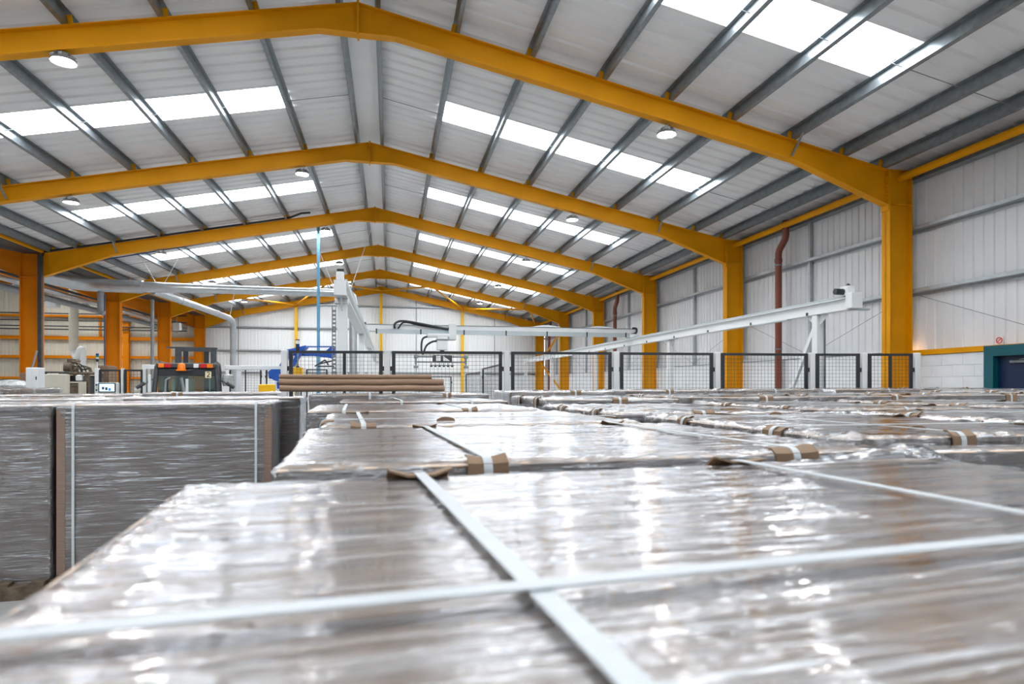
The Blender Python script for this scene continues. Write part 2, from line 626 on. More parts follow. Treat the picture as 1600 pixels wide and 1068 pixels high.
def girt_mesh(L, axis):
    b = MB()
    if axis == 'y':
        b.box(-0.17, 0.0, 0, L, -0.003, 0.003).box(-0.17, -0.164, 0, L, 0.0, 0.065).box(-0.006, 0, 0, L, -0.065, 0.0)
    else:
        b.box(0, L, -0.17, 0.0, -0.003, 0.003).box(0, L, -0.17, -0.164, 0.0, 0.065).box(0, L, -0.006, 0, -0.065, 0.0)
    return b


wall_right = struct('wall_right', loc=(XWALL, 16, 0))
for k in range(-3, 5):
    y0 = Y1 + BAY * k
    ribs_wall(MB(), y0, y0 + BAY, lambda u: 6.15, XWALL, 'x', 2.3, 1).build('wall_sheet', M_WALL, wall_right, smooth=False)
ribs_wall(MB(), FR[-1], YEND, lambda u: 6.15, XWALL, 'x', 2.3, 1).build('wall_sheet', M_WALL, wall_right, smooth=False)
ME_GY = girt_mesh(BAY, 'y').mesh('girt', M_GIRT, smooth=False)
for k in range(-3, 5):
    for z in (3.6, 4.84):
        inst(ME_GY, 'girt', wall_right, (-0.005, Y1 + BAY * k - 16, z))
    MB().box(XWALL - 0.10, XWALL - 0.02, Y1 + BAY * k + 3.1, Y1 + BAY * k + 3.18, 2.4, 6.0).build('wall_stud', M_GIRT, wall_right)
    if k >= 0:
        MB().box(XWALL - 0.16, XWALL - 0.02, Y1 + BAY * k + 0.16, Y1 + BAY * k + 0.2, 2.4, 5.95).build('wall_stud', M_GIRT, wall_right)
    a, b2 = Y1 + BAY * k, Y1 + BAY * k + BAY
    MB().cyl((XWALL - 0.12, a + 0.1, 3.55), (XWALL - 0.12, a + 3.1, 2.5), 0.006, 5).build('brace_wire', M_GREYP, wall_right)
    MB().cyl((XWALL - 0.12, b2 - 0.1, 3.55), (XWALL - 0.12, a + 3.1, 2.5), 0.006, 5).build('brace_wire', M_GREYP, wall_right)
# block plinth: single blocks where they can be told apart, a plain wall beyond
DOOR_Y0, DOOR_Y1 = 7.4, 8.96
XB = 10.16
MB().box(XB, XWALL - 0.03, Y1 + 0.11, YEND, 0, 2.42).build('block_plinth', M_BLOCK, wall_right)
MB().box(XB, XWALL - 0.03, YBACK, DOOR_Y0 - 0.02, 0, 2.34).build('block_plinth', M_BLOCK, wall_right)
MB().box(XB + 0.02, XWALL - 0.03, DOOR_Y1, Y1 - 0.1, 0, 2.335).build('mortar_backing', M_BLOCK, wall_right)
ME_BLK = MB().bbox(0, 0.06, 0, 0.4375, 0, 0.2105, 0.003).mesh('block', M_BLOCK)
ME_BLKH = MB().bbox(0, 0.06, 0, 0.2135, 0, 0.2105, 0.003).mesh('block', M_BLOCK)
for r in range(11):
    z = 2.335 - 0.213 * (r + 1) + 0.004
    y = DOOR_Y1 + 0.002
    first = True
    while y < Y1 - 0.13:
        half = (first and r % 2) or (y + 0.434 > Y1 - 0.09)
        inst(ME_BLKH if half else ME_BLK, 'block', wall_right, (XB - XWALL, y - 16, z))
        y += 0.216 if half else 0.44
        first = False
MB().box(XB - 0.03, XWALL - 0.02, DOOR_Y1 - 1.8, Y1 - 0.1, 2.345, 2.44).build('plinth_capping', M_YEL, wall_right)
MB().box(XB - 0.02, XWALL - 0.03, Y1 + 0.11, YEND, 2.42, 2.435).build('plinth_flashing', M_GREYP, wall_right)
# eaves
MB().box(XWALL - 0.22, XWALL - 0.02, YBACK, YEND, 5.80, 5.98).build('eaves_beam', M_GALV, wall_right)

door = struct('door_1', loc=(XB, 8.2, 0))
MB().box(XB - 0.05, XB + 0.12, DOOR_Y1 - 0.17, DOOR_Y1, 0, 2.43).build('door_jamb', M_TEAL, door)
MB().box(XB - 0.05, XB + 0.12, DOOR_Y0, DOOR_Y0 + 0.17, 0, 2.43).build('door_jamb', M_TEAL, door)
MB().box(XB - 0.05, XB + 0.12, DOOR_Y0 + 0.17, DOOR_Y1 - 0.17, 2.25, 2.43).build('door_head', M_TEAL, door)
leaf = MB().box(XB + 0.06, XB + 0.11, DOOR_Y0 + 0.17, DOOR_Y1 - 0.17, 0.01, 2.25).build('door_leaf', M_NAVY, door)
MB().bbox(XB + 0.01, XB + 0.06, 8.30, 8.56, 2.12, 2.17, 0.008).build('door_closer', M_GALV, leaf)
MB().bar((XB + 0.03, 8.40, 2.18), (XB + 0.03, 8.05, 2.22), 0.02, 0.012).build('closer_arm', M_GALV, leaf)
MB().box(XB + 0.12, XWALL - 0.02, DOOR_Y0, DOOR_Y1, 0, 2.43).build('door_backing', M_NAVY, door)

# end wall of the main hall
wall_far = struct('wall_far', loc=(0, YEND, 0))
n = 12
for i in range(n):
    x0 = -11.3 + (XWALL + 0.02 + 11.3) * i / n
    x1 = -11.3 + (XWALL + 0.02 + 11.3) * (i + 1) / n
    def zf(u):
        return ztop(u) + SHEET + 0.03
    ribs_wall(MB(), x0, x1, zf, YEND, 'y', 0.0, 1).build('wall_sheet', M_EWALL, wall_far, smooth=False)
ME_GX = girt_mesh(5.2, 'x').mesh('girt', M_GIRT, smooth=False)
for z in (2.55, 3.9, 5.35):
    for x in (-11.0, -5.75, -0.55, 4.7):
        inst(ME_GX, 'girt', wall_far, (x, -0.01, z))
for x in (-5.75, -0.55):
    inst(ME_GX, 'girt', wall_far, (x, -0.01, 6.83))
for x in (-5.76, -0.55, 4.71):
    MB().box(x - 0.085, x + 0.085, YEND - 0.34, YEND - 0.18, 0, ztop(x) - 0.02).build('mullion', M_MYEL, wall_far)
for x in (-9.2, -3.2, 1.7, 6.9):
    MB().box(x - 0.02, x + 0.02, YEND - 0.03, YEND - 0.012, 0, ztop(x)).build('sheet_joint', M_GREYP, wall_far)
MB().box(4.8, XRC0, YEND - 0.3, YEND - 0.03, 0, 2.42).build('block_plinth', M_BLOCK, wall_far)

# end wall of the neighbouring hall
wall_left = struct('wall_left', loc=(-22, YEND, 0))
for i in range(10):
    x0, x1 = XFAR + 2.17 * i, XFAR + 2.17 * (i + 1)
    ribs_wall(MB(), x0, x1, lambda u: ztop(u) + SHEET + 0.03, YEND, 'y', 0.0, 1).build('wall_sheet', M_BEIGE, wall_left, smooth=False)
for z, t in ((2.2, 0.12), (3.43, 0.16), (4.55, 0.2), (5.83, 0.12)):
    MB().box(XFAR, -11.6, YEND - 0.2, YEND - 0.02, z - t / 2, z + t / 2).build('girt', M_ORA, wall_left)
for x in (-15.4, -20.6, -25.8):
    MB().box(x - 0.16, x + 0.16, YEND - 0.42, YEND - 0.2, 0, min(ztop(x), 9) - 0.05).build('mullion', M_ORA, wall_left)
MB().box(-16.95, -16.85, YEND - 0.16, YEND - 0.02, 4.6, 5.8).build('girt_post', M_ORA, wall_left)
# outer side wall and the wall behind the camera close the hall
wall_outer = MB().box(XFAR - 0.1, XFAR, YBACK, YEND + 0.1, 0, 6.4).build('wall_outer', M_BEIGE)
tag(wall_outer, kind='structure')
wall_back = MB().prism([(XFAR, 0), (XWALL, 0), (XWALL, 6.25), (RX, RZ + 0.35), (-11.3, 6.35), (XL2, 8.5), (XFAR, 6.35)], 'y', YBACK - 0.1, YBACK).build('wall_back', M_WALL)
tag(wall_back, kind='structure')


# ------------------------------------------------------------------ portal frames
def i_member(parent, name, mt, top, bot, Y, fw=0.18, ft=0.016, wt=0.012):
    """web between two polylines (x, z), flanges along both"""
    b = MB()
    b.prism(list(top) + list(reversed(bot)), 'y', Y - wt / 2, Y + wt / 2)
    for line, sg in ((top, -1), (bot, 1)):
        for (xa, za), (xb, zb) in zip(line[:-1], line[1:]):
            dx, dz = xb - xa, zb - za
            l = math.hypot(dx, dz)
            nx, nz = -dz / l, dx / l
            if nz * sg < 0 or (abs(nz) < 1e-6 and nx * sg < 0):
                nx, nz = -nx, -nz
            b.prism([(xa, za), (xb, zb), (xb + nx * ft, zb + nz * ft), (xa + nx * ft, za + nz * ft)], 'y', Y - fw / 2, Y + fw / 2)
    return b.build(name, mt, parent, smooth=False)


ORD = ['', '', '', 'nearest to the camera', 'second from the camera', 'third from the camera', 'fourth from the camera', 'fifth from the camera', 'farthest, against the end wall']
DEP = 0.38
ME_CLEAT = MB().box(-0.05, 0.05, -0.006, 0.006, 0, 0.17).mesh('purlin_cleat', M_YEL)
for i, Y in enumerate(FR):
    if i < 2:
        continue
    lab = 'yellow steel portal frame spanning the hall, ' + ORD[i] if i > 2 else 'yellow steel portal frame overhead, closest to the viewer of all'
    fr = thing('portal_frame', lab, 'steel frame', (RX, Y, 0), 0, 'yellow portal frames')
    # columns
    b = MB()
    zc = ztop(XRC0) - 0.0
    b.box(XRC0, XRC1, Y - 0.006, Y + 0.006, 0, zc)
    b.box(XRC0, XRC0 + 0.018, Y - 0.105, Y + 0.105, 0, zc)
    b.box(XRC1 - 0.018, XRC1, Y - 0.105, Y + 0.105, 0, zc)
    b.box(XRC0, XRC1, Y - 0.105, Y + 0.105, zc - 0.018, zc)
    for z in (5.32,):
        b.box(XRC0, XRC1, Y - 0.1, Y + 0.1, z, z + 0.016)
    b.build('column', M_YEL, fr, smooth=False)
    b = MB()
    zl = ztop(XLC1)
    b.box(XLC0, XLC1, Y - 0.12, Y - 0.108, 0, zl + 0.05) if False else None
    b.box(XLC0, XLC1, Y - 0.006, Y + 0.006, 0, zl + 0.05)
    b.box(XLC0, XLC0 + 0.02, Y - 0.115, Y + 0.115, 0, zl + 0.05)
    b.box(XLC1 - 0.02, XLC1, Y - 0.115, Y + 0.115, 0, zl + 0.05)
    b.box(XLC0, XLC1, Y - 0.11, Y + 0.11, 5.22, 5.24)
    b.build('column', M_ORA, fr, smooth=False)
    # rafters of the main hall
    last = i == len(FR) - 1
    apz = 7.57 if not last else RZ - DEP - 0.02
    i_member(fr, 'rafter', M_YEL, [(RX, RZ), (XRC0, ztop(XRC0))], [(RX, apz), (RX + 0.62, ztop(RX + 0.62) - DEP), (7.6, ztop(7.6) - DEP), (XRC0, 5.30)], Y)
    i_member(fr, 'rafter', M_YEL, [(RX, RZ), (XLC1, ztop(XLC1))], [(RX, apz), (RX - 0.62, ztop(RX - 0.62) - DEP), (-8.95, ztop(-8.95) - DEP), (XLC1, 5.24)], Y)
    MB().box(RX - 0.018, RX + 0.018, Y - 0.095, Y + 0.095, apz - 0.035, RZ + 0.03).build('apex_plate', M_YEL, fr, smooth=False)
    # end plates with bolts at the knees
    b = MB().box(XRC0 - 0.022, XRC0 - 0.001, Y - 0.1, Y + 0.1, 5.2, ztop(XRC0) - 0.01)
    for q in range(4):
        for sy in (-0.06, 0.06):
            b.cyl((XRC0 - 0.045, Y + sy, 5.35 + 0.17 * q), (XRC0 - 0.02, Y + sy, 5.35 + 0.17 * q), 0.013, 6)
    b.build('knee_plate', M_YEL, fr, smooth=False)
    # neighbouring hall's rafter
    if i >= 4:
        zt = ztop(-11.62)
        i_member(fr, 'rafter', M_ORA, [(XLC0, zt), (XL2, ztop(XL2))], [(XLC0, 5.24), (-13.7, ztop(-13.7) - DEP), (XL2, ztop(XL2) - DEP)], Y)
    # cleats and fly braces
    for x in PUR_R[1:] + PUR_L[1:]:
        sg = 1 if x > RX else -1
        inst(ME_CLEAT, 'purlin_cleat', fr, (x - 0.03 * sg - RX, -0.03, ztop(x)), (0, sg * 0.2, 0))
    for x, sg in ((7.52, 1), (-8.82, -1)):
        for sy in (-1, 1):
            MB().bar((x, Y + sy * 0.42, ztop(x) + 0.03), (x, Y + sy * 0.07, ztop(x) - DEP + 0.06), 0.045, 0.012).build('fly_brace', M_GALV, fr)

# eaves ties along the right columns, one per bay
TO = ['behind the camera', 'nearest one, cut by the right edge', 'between the first and second columns', 'between the second and third columns', 'between the third and fourth columns', 'between the fourth and fifth columns', 'in the last bay']
for j, k in enumerate(range(-1, 5)):
    y0 = Y1 + BAY * k
    t = MB().cyl((9.97, y0 + 0.01, 5.87), (9.97, y0 + BAY - 0.01, 5.87), 0.075, 14).build('eaves_tie', M_YEL)
    tag(t, 'yellow tubular eaves tie along the right wall, ' + TO[j + 1], 'steel tie', 'yellow eaves ties')
# plan bracing in the last bay
zig = [(-8.0, 0), (-5.76, 1), (-3.2, 0), (-0.55, 1), (2.3, 0), (4.71, 1), (7.9, 0), (9.6, 1)]
for q, ((xa, ea), (xb, eb)) in enumerate(zip(zig[:-1], zig[1:])):
    pa = (xa, FR[-1] - 0.1 if ea else FR[-2] + 0.1, ztop(xa) - 0.25)
    pb = (xb, FR[-1] - 0.1 if eb else FR[-2] + 0.1, ztop(xb) - 0.25)
    t = MB().cyl(pa, pb, 0.055, 10).build('roof_brace', M_YEL)
    tag(t, 'thin yellow diagonal roof brace before the end wall, %s from the left' % ['first', 'second', 'third', 'fourth', 'fifth', 'sixth', 'seventh'][q], 'steel brace', 'yellow roof braces')
# wall braces in the last bay of the right wall
for q, (pa, pb) in enumerate((((9.95, FR[-2] + 0.1, 1.2), (9.95, FR[-1] - 0.1, 3.3)), ((9.95, FR[-2] + 0.1, 5.2), (9.95, FR[-1] - 0.1, 3.3)))):
    t = MB().cyl(pa, pb, 0.06, 10).build('wall_brace', M_YEL)
    tag(t, 'yellow diagonal brace in the far right corner, %s one' % ('lower', 'upper')[q], 'steel brace')


# ------------------------------------------------------------------ high-bay lamps
def lamp(x, Y, z, label):
    """z: underside of the lens"""
    t = thing('high_bay_lamp', label, 'lamp', (x, Y, z), 0, 'round high-bay lamps under the rafters')
    zr = ztop(x) - DEP
    MB().lathe([(0.0, 0.0), (0.12, 0.0), (0.15, 0.012)], (x, Y, z), 24).build('lens', M_LED, t)
    MB().lathe([(0.15, 0.01), (0.175, -0.008), (0.182, 0.012), (0.16, 0.045), (0.11, 0.07), (0.105, 0.115), (0.05, 0.14), (0.0, 0.145)], (x, Y, z), 24).build('housing', M_LAMPH, t)
    b = MB()
    for q in range(10):
        a = 2 * pi * q / 10
        b.bar((x + 0.1 * cos(a), Y + 0.1 * sin(a), z + 0.10), (x + 0.165 * cos(a), Y + 0.165 * sin(a), z + 0.045), 0.006, 0.05)
    b.build('cooling_fins', M_LAMPH, t)
    b = MB().tube([(x + 0.025 * cos(a), Y, z + 0.165 + 0.025 * sin(a)) for a in [2 * pi * q / 10 for q in range(10)]], 0.006, 6, True)
    b.build('hook', M_GALV, t)
    if zr > z + 0.2:
        MB().cyl((x, Y, z + 0.185), (x, Y, zr - 0.001), 0.006, 6).build('chain', M_GALV, t)
        MB().tube([(x + 0.03, Y, z + 0.13), (x + 0.06, Y + 0.02, z + 0.2), (x + 0.02, Y + 0.02, z + 0.27), (x + 0.015, Y + 0.05, zr + 0.02)], 0.006, 6).build('power_lead', M_RUB, t)


for i, Y in enumerate(FR):
    if i < 2:
        continue
    o = ['', '', 'the overhead frame above the viewer', 'the nearest frame', 'the second frame', 'the third frame', 'the fourth frame', 'the fifth frame', 'the end frame'][i]
    yy = Y + 0.02
    if i < 8:
        lamp(5.0, yy, 6.36, 'lit round lamp under the right slope of ' + o)
    if i == 3:
        lamp(-4.9, yy, 6.70, 'large lit round lamp under the left slope of the nearest frame')
    elif i < 8:
        lamp(-2.2, yy, 7.16, 'lit round lamp near the ridge, left of centre, on ' + o)
        lamp(-7.5, yy, 6.13, 'lit round lamp under the far left slope of ' + o)
for x, Y, w in ((-15, 22.7, 'level with the third frame'), (-15, 28.7, 'level with the fourth frame'), (-15, 34.7, 'level with the fifth frame')):  # lamps added to supply light to the neighbouring hall
    lamp(x, Y, 5.75, 'added lamp brightening the neighbouring hall, ' + w)

# ------------------------------------------------------------------ wrapped stacks of board
def film_shell(w, d, h, nx, ny, nz, seed, amp, r=0.022, z0=0.02, peak=0.0):
    """rounded, puckered shell of a box (x 0..w, y 0..d, up to h), open below"""
    rnd = random.Random(seed)
    ox, oy, oz = rnd.uniform(0, 50), rnd.uniform(0, 50), rnd.uniform(0, 50)

    def warp(p):
        q = Vector((min(max(p[0], r), w - r), min(max(p[1], r), d - r), min(p[2], h - r)))
        n = Vector(p) - q
        if n.length < 1e-9:
            n = Vector((0, 0, 1))
        n.normalize()
        x, y, z = p
        s1 = noise.noise((x * 1.6 + ox, y * 26 + oy, z * 26 + oz))
        s2 = noise.noise((x * 5 + ox, y * 60 + oy, z * 60))
        s3 = noise.noise((x * 7 + oy, y * 7 + oz, z * 7 + ox))
        s4 = abs(noise.noise((x * 11 + oz, y * 13 + ox, z * 13 + oy)))
        edge = min(x, w - x, y, d - y) if z > h - 0.05 else 0.3
        e = max(0.0, 1 - edge / 0.12)
        cd = math.hypot(min(x, w - x), min(y, d - y)) if z > h - 0.12 else 1.0
        cr = max(0.0, 1 - cd / 0.22)
        s5 = abs(noise.noise((x * 19 + oz, y * 19 + ox, z * 19)))
        k = amp * (0.5 * s1 + 0.2 * s2 + 0.25 * s3 + (0.2 + 1.9 * e) * s4 + 3.2 * cr * s5)
        if peak and z > h - 0.05:
            k += peak * math.exp(-((x - w) ** 2 / 0.05 + (y - d) ** 2 / 0.004))
        return q + n * (r + 0.003 + max(k, -0.002))
    vs, fs = [], []

    def patch(f, na, nb):
        base = len(vs)
        for j in range(nb + 1):
            for i in range(na + 1):
                vs.append(warp(f(i / na, j / nb)))
        for j in range(nb):
            for i in range(na):
                a = base + j * (na + 1) + i
                fs.append((a, a + 1, a + na + 2, a + na + 1))
    H = h - z0

    def zq(v):
        return z0 + H * (1 - (1 - v) ** 2.3)
    patch(lambda u, v: (u * w, v * d, h), nx, ny)
    patch(lambda u, v: (u * w, 0, zq(v)), nx, nz)
    patch(lambda u, v: (u * w, d, zq(v)), max(6, nx // 4), max(6, nz // 4))
    patch(lambda u, v: (0, u * d, zq(v)), ny if nz > 20 else max(6, ny // 3), nz)
    patch(lambda u, v: (w, u * d, zq(v)), ny if nz > 20 else max(6, ny // 3), nz)
    return MB().add(vs, fs)


def strap_path(a0, a1, h, zb=0.0, r=0.03, off=0.011):
    """profile in (a, z): up one side, over the top, down the other"""
    a0, a1, h = a0 - off, a1 + off, h + off
    p = [(a0, zb)]
    for q in range(5):
        t = q / 4 * pi / 2
        p.append((a0 + r - r * cos(t), h - r + r * sin(t)))
    for q in range(5):
        t = q / 4 * pi / 2
        p.append((a1 - r + r * sin(t), h - r + r * cos(t)))
    p.append((a1, zb))
    return p


def strap(parent, axis, pos, lo, hi, h, name='strap', wd=0.021, skew=0.0):
    """axis 'y': runs front to back at x = pos; axis 'x': runs side to side at y = pos"""
    p = strap_path(lo, hi, h, off=0.011 if axis == 'y' else 0.0145)
    b = MB()
    vs, fs = [], []
    for q, (a, z) in enumerate(p):
        a_in = a
        sk = skew * (a - lo) / max(hi - lo, 0.1)
        for t in (0, 0.0022):
            # thickness towards the outside
            am = (lo + hi) / 2
            oz = t if 0 < q < len(p) - 1 else 0
            oa = (t if a > am else -t)
            for s in (-wd / 2, wd / 2):
                if axis == 'y':
                    vs.append((pos + s + sk, a_in + oa, z + oz))
                else:
                    vs.append((a_in + oa, pos + s + sk, z + oz))
    for q in range(len(p) - 1):
        a, c = q * 4, q * 4 + 4
        fs += [(a, a + 1, c + 1, c), (a + 2, c + 2, c + 3, a + 3), (a, c, c + 2, a + 2), (a + 1, a + 3, c + 3, c + 1)]
    b.add(vs, fs)
    return b.build(name, M_STRAP, parent, local=True)


def protector(parent, side, pos, w, d, h, seed):
    """folded kraft corner pad under a strap; side f/b/l/r"""
    rnd = random.Random(seed)
    W = rnd.uniform(0.09, 0.14)
    top, dn, t, o = rnd.uniform(0.02, 0.05), rnd.uniform(0.06, 0.10), 0.004, 0.0062
    lift = [rnd.uniform(0.0, 0.014), 0.001, 0.001, rnd.uniform(0.0, 0.014)]
    us = [-W / 2, -W / 5, W / 5, W / 2]
    # section in (s, z): s = distance outward from the side face
    sec = [(-top, o), (-0.012, o), (o - 0.002, -0.006), (o, -0.03), (o, -dn)]
    vs, fs = [], []
    for q, u in enumerate(us):
        for k, (s, z) in enumerate(sec):
            l = lift[q] * (1.0 if k < 2 else 0.4)
            sl = lift[q] * (0.0 if k < 2 else 0.8)
            for tt in (0, 1):
                ds = (t * tt if k >= 2 else 0) + sl
                dz = (t * tt if k <= 2 else 0) + (l if k < 3 else 0)
                S, Z = s + ds, h + z + dz
                U = pos + u
                vs.append({'f': (U, -S, Z), 'b': (U, d + S, Z), 'l': (-S, U, Z), 'r': (w + S, U, Z)}[side])
    m = len(sec) * 2
    for q in range(3):
        for k in range(len(sec) - 1):
            for tt in (0, 1):
                a = q * m + k * 2 + tt
                fs.append((a, a + 2, a + m + 2, a + m))
    for q in (0, 3):
        for k in range(len(sec) - 1):
            a = q * m + k * 2
            fs.append((a, a + 1, a + 3, a + 2))
    for q in range(3):
        for k in (0, len(sec) - 1):
            a = q * m + k * 2
            fs.append((a, a + m, a + m + 1, a + 1))
    return MB().add(vs, fs).build('edge_protector', M_KRAFT, parent, local=True)


def stack(label, x, y, w, d, rot, top, res, xs=(), ys=(), prot=None, seed=0, lip=0.06, amp=0.006, group='wrapped board stacks', corners=(), pallet=False, flaps=()):
    """front left corner (x, y); xs / ys: straps (front-to-back at local x / side-to-side at local y)"""
    t = thing('wrapped_board_stack', label, 'board stack', (x, y, 0), radians(rot), group)
    rnd = random.Random(seed + 5)
    # body: layered boards, every layer group a little off the one below
    b = MB()
    z = 0.0
    while z < top - 0.02:
        z2 = min(z + rnd.uniform(0.16, 0.3), top - 0.012)
        e = [rnd.uniform(0.004, 0.014) for _ in range(4)]
        b.bbox(e[0], w - e[1], e[2], d - e[3], z, z2, 0.004)
        z = z2
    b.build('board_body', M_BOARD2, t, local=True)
    # top tray with a lip; light painted pale on top, shade dark on lip
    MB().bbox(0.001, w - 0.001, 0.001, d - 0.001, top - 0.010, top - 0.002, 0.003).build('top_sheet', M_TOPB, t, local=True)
    b = MB()
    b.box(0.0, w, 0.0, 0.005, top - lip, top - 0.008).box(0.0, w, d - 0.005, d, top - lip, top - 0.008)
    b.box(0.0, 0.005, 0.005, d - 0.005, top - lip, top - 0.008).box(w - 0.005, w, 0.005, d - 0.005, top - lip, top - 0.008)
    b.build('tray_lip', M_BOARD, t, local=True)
    for cx in corners:
        b = MB()
        x0 = 0.0 if cx == 0 else w
        sg = 1 if cx == 0 else -1
        b.box(min(x0 - 0.004 * sg, x0 + 0.06 * sg), max(x0 - 0.004 * sg, x0 + 0.06 * sg), -0.006, -0.001, 0.02, top - 0.03)
        b.box(min(x0 - 0.005 * sg, x0), max(x0 - 0.005 * sg, x0), -0.001, 0.085, 0.02, top - 0.03)
        b.build('corner_board', M_BOARD2, t, local=True)
    if pallet:
        b = MB()
        for q in range(7):
            b.box(0.0 + q * (w - 0.1) / 6, 0.1 + q * (w - 0.1) / 6, -0.13, -0.02, 0.11, 0.135)
        b.box(0.0, w, -0.13, -0.03, 0.0, 0.11)
        b.build('pallet', M_RUST, t, local=True)
    nx, ny, nz = res
    film_shell(w, d, top, nx, ny, nz, seed, amp, peak=0.035 if seed == 1 else 0.0).build('stretch_film', M_FILM, t, local=True)
    for q in xs:
        strap(t, 'y', q, 0, d, top)
    for q in ys:
        strap(t, 'x', q, 0, w, top)
    for k, q in enumerate(xs):
        for side in 'fb':
            if (prot is None and (y < 3 or rnd.random() < 0.55)) or (prot is not None and side in prot):
                protector(t, side, q, w, d, top, seed * 31 + k * 7 + ord(side))
    for k, q in enumerate(ys):
        for side in 'lr':
            if (prot is None and (y < 4 or rnd.random() < 0.55)) or (prot is not None and side in prot):
                protector(t, side, q, w, d, top, seed * 37 + k * 5 + ord(side))
    for (fx, fy, fw, fh) in flaps:
        vs = []
        for q in range(7):
            a = pi * q / 6
            vs.append((fx - fw / 2 * cos(a), top + 0.006 + fh * sin(a)))
        MB().prism(vs, 'y', fy, fy + 0.004).build('cardboard_flap', M_KRAFT, t, local=True)
    return t


HI, MID, LOW = (110, 240, 30), (60, 130, 26), (26, 56, 12)
ROWN = ['first', 'second', 'third', 'fourth', 'fifth', 'sixth']
# middle row, away from the camera
a1 = stack('glossy film-wrapped board stack filling the foreground under crossing white straps', -0.25, -0.012, 1.66, 1.2, 5.2, 1.57, HI,
           (0.415, 1.13), (0.475,), 'b', 1, 0.07, 0.0045)
stack('film-wrapped stack just behind the foreground stack, white strap and brown pad on its front edge', -0.237, 1.385, 1.6, 1.17, 4, 1.572, (90, 170, 16), (0.46, 1.3), (), 'fb', 2)
A = [(-0.277, 2.66, 1.45, 1.17, 4, 1.578, (0.17,), (0.3,)), (-0.50, 4.0, 1.5, 1.18, 3, 1.588, (0.22, 1.02), ()), (-0.40, 5.27, 1.42, 1.2, 3, 1.612, (0.5, 1.1), ()), (-0.80, 6.55, 1.85, 1.15, 2, 1.655, (0.6, 1.4), ())]
for i, (x, y, w, d, r, tp, xs, ys) in enumerate(A):
    stack('film-wrapped board stack, %s from the camera in the middle row' % ROWN[i + 2], x, y, w, d, r, tp, MID if i < 2 else LOW, xs, ys, None, 10 + i, flaps=[(0.55, 0.2, 0.09, 0.02)] if i == 0 else [])
stack('narrow wrapped board bundle at the right edge beside the foreground stack', 1.42, 1.495, 1.1, 0.12, 0, 1.563, (60, 20, 24), (), (), '', 21, 0.12, 0.0025)
B = {'first': [(1.42, 1.74, 1.2, 1.5, 1, 1.582), (1.27, 3.36, 1.22, 1.58, 1, 1.588), (1.30, 5.06, 1.2, 1.5, 1, 1.63), (1.30, 6.68, 1.2, 1.0, 1, 1.68)],
     'second': [(2.75, 1.80, 1.2, 1.5, 1, 1.59), (2.63, 3.42, 1.2, 1.55, 1, 1.60), (2.63, 5.10, 1.2, 1.5, 1, 1.645), (2.65, 6.72, 1.2, 0.95, 1, 1.69)],
     'third': [(3.96, 3.35, 1.2, 1.55, 1, 1.61), (3.96, 5.04, 1.2, 1.5, 1, 1.65), (3.98, 6.66, 1.2, 0.9, 1, 1.695)],
     'fourth': [(5.27, 4.95, 1.2, 1.5, 1, 1.66), (5.29, 6.58, 1.2, 0.9, 1, 1.70)],
     'fifth': [(6.60, 5.4, 1.2, 1.55, 1, 1.68), ],
     'sixth': [(7.95, 6.3, 1.2, 1.5, 0, 1.69), (7.95, 8.0, 1.2, 1.0, 0, 1.705)]}
sd = 40
for row, lst in B.items():
    off = {'first': 0, 'second': 0, 'third': 1, 'fourth': 2, 'fifth': 3, 'sixth': 3}[row]
    for i, (x, y, w, d, r, tp) in enumerate(lst):
        sd += 1
        near = i + off < 2
        lab = 'film-wrapped board stack, %s from the camera in the %s row right of the middle row' % (ROWN[i], row)
        stack(lab, x, y, w, d, r + random.Random(sd).uniform(-0.6, 0.6), tp, MID if near else LOW,
              (0.46 if sd == 41 else 0.55 + 0.1 * (sd % 3),), (0.35, 1.05) if d > 1.2 else (0.4,), None, sd, amp=0.010, flaps=[(random.Random(sd + q).uniform(0.2, 1.0), random.Random(sd * 3 + q).uniform(0.15, d - 0.1), 0.08, 0.014) for q in range(sd % 3)])
Lr = {'first': [(-2.77, 5.91, 1.7, 1.2, 5, 1.585), (-2.78, 7.27, 1.78, 0.98, 3, 1.61), (-3.07, 8.60, 1.6, 1.15, 3, 1.65)],
      'second': [(-4.40, 5.73, 1.605, 1.2, 5, 1.583), (-4.48, 7.1, 1.62, 1.15, 4, 1.605), (-4.75, 8.48, 1.6, 1.15, 3, 1.63)]}
for row, lst in Lr.items():
    for i, (x, y, w, d, r, tp) in enumerate(lst):
        sd += 1
        lab = {('first', 0): 'tall wrapped board stack on the left, front side showing two upright white straps',
               ('second', 0): 'tall wrapped board stack cut by the left edge, front side streaked with film'}.get((row, i),
               'film-wrapped board stack, %s from the front, %s row to the left' % (ROWN[i], row))
        st = (0.12, 1.57) if (row, i) == ('first', 0) else ((0.4,) if i else ())
        stack(lab, x, y, w, d, r, tp, (50, 60, 110) if i == 0 else LOW, st, (), '' if i == 0 else None, sd, 0.10 if i == 0 else 0.06, 0.006 if i == 0 else 0.010, corners=(0, 1) if (row, i) == ('first', 0) else (), pallet=i == 0)

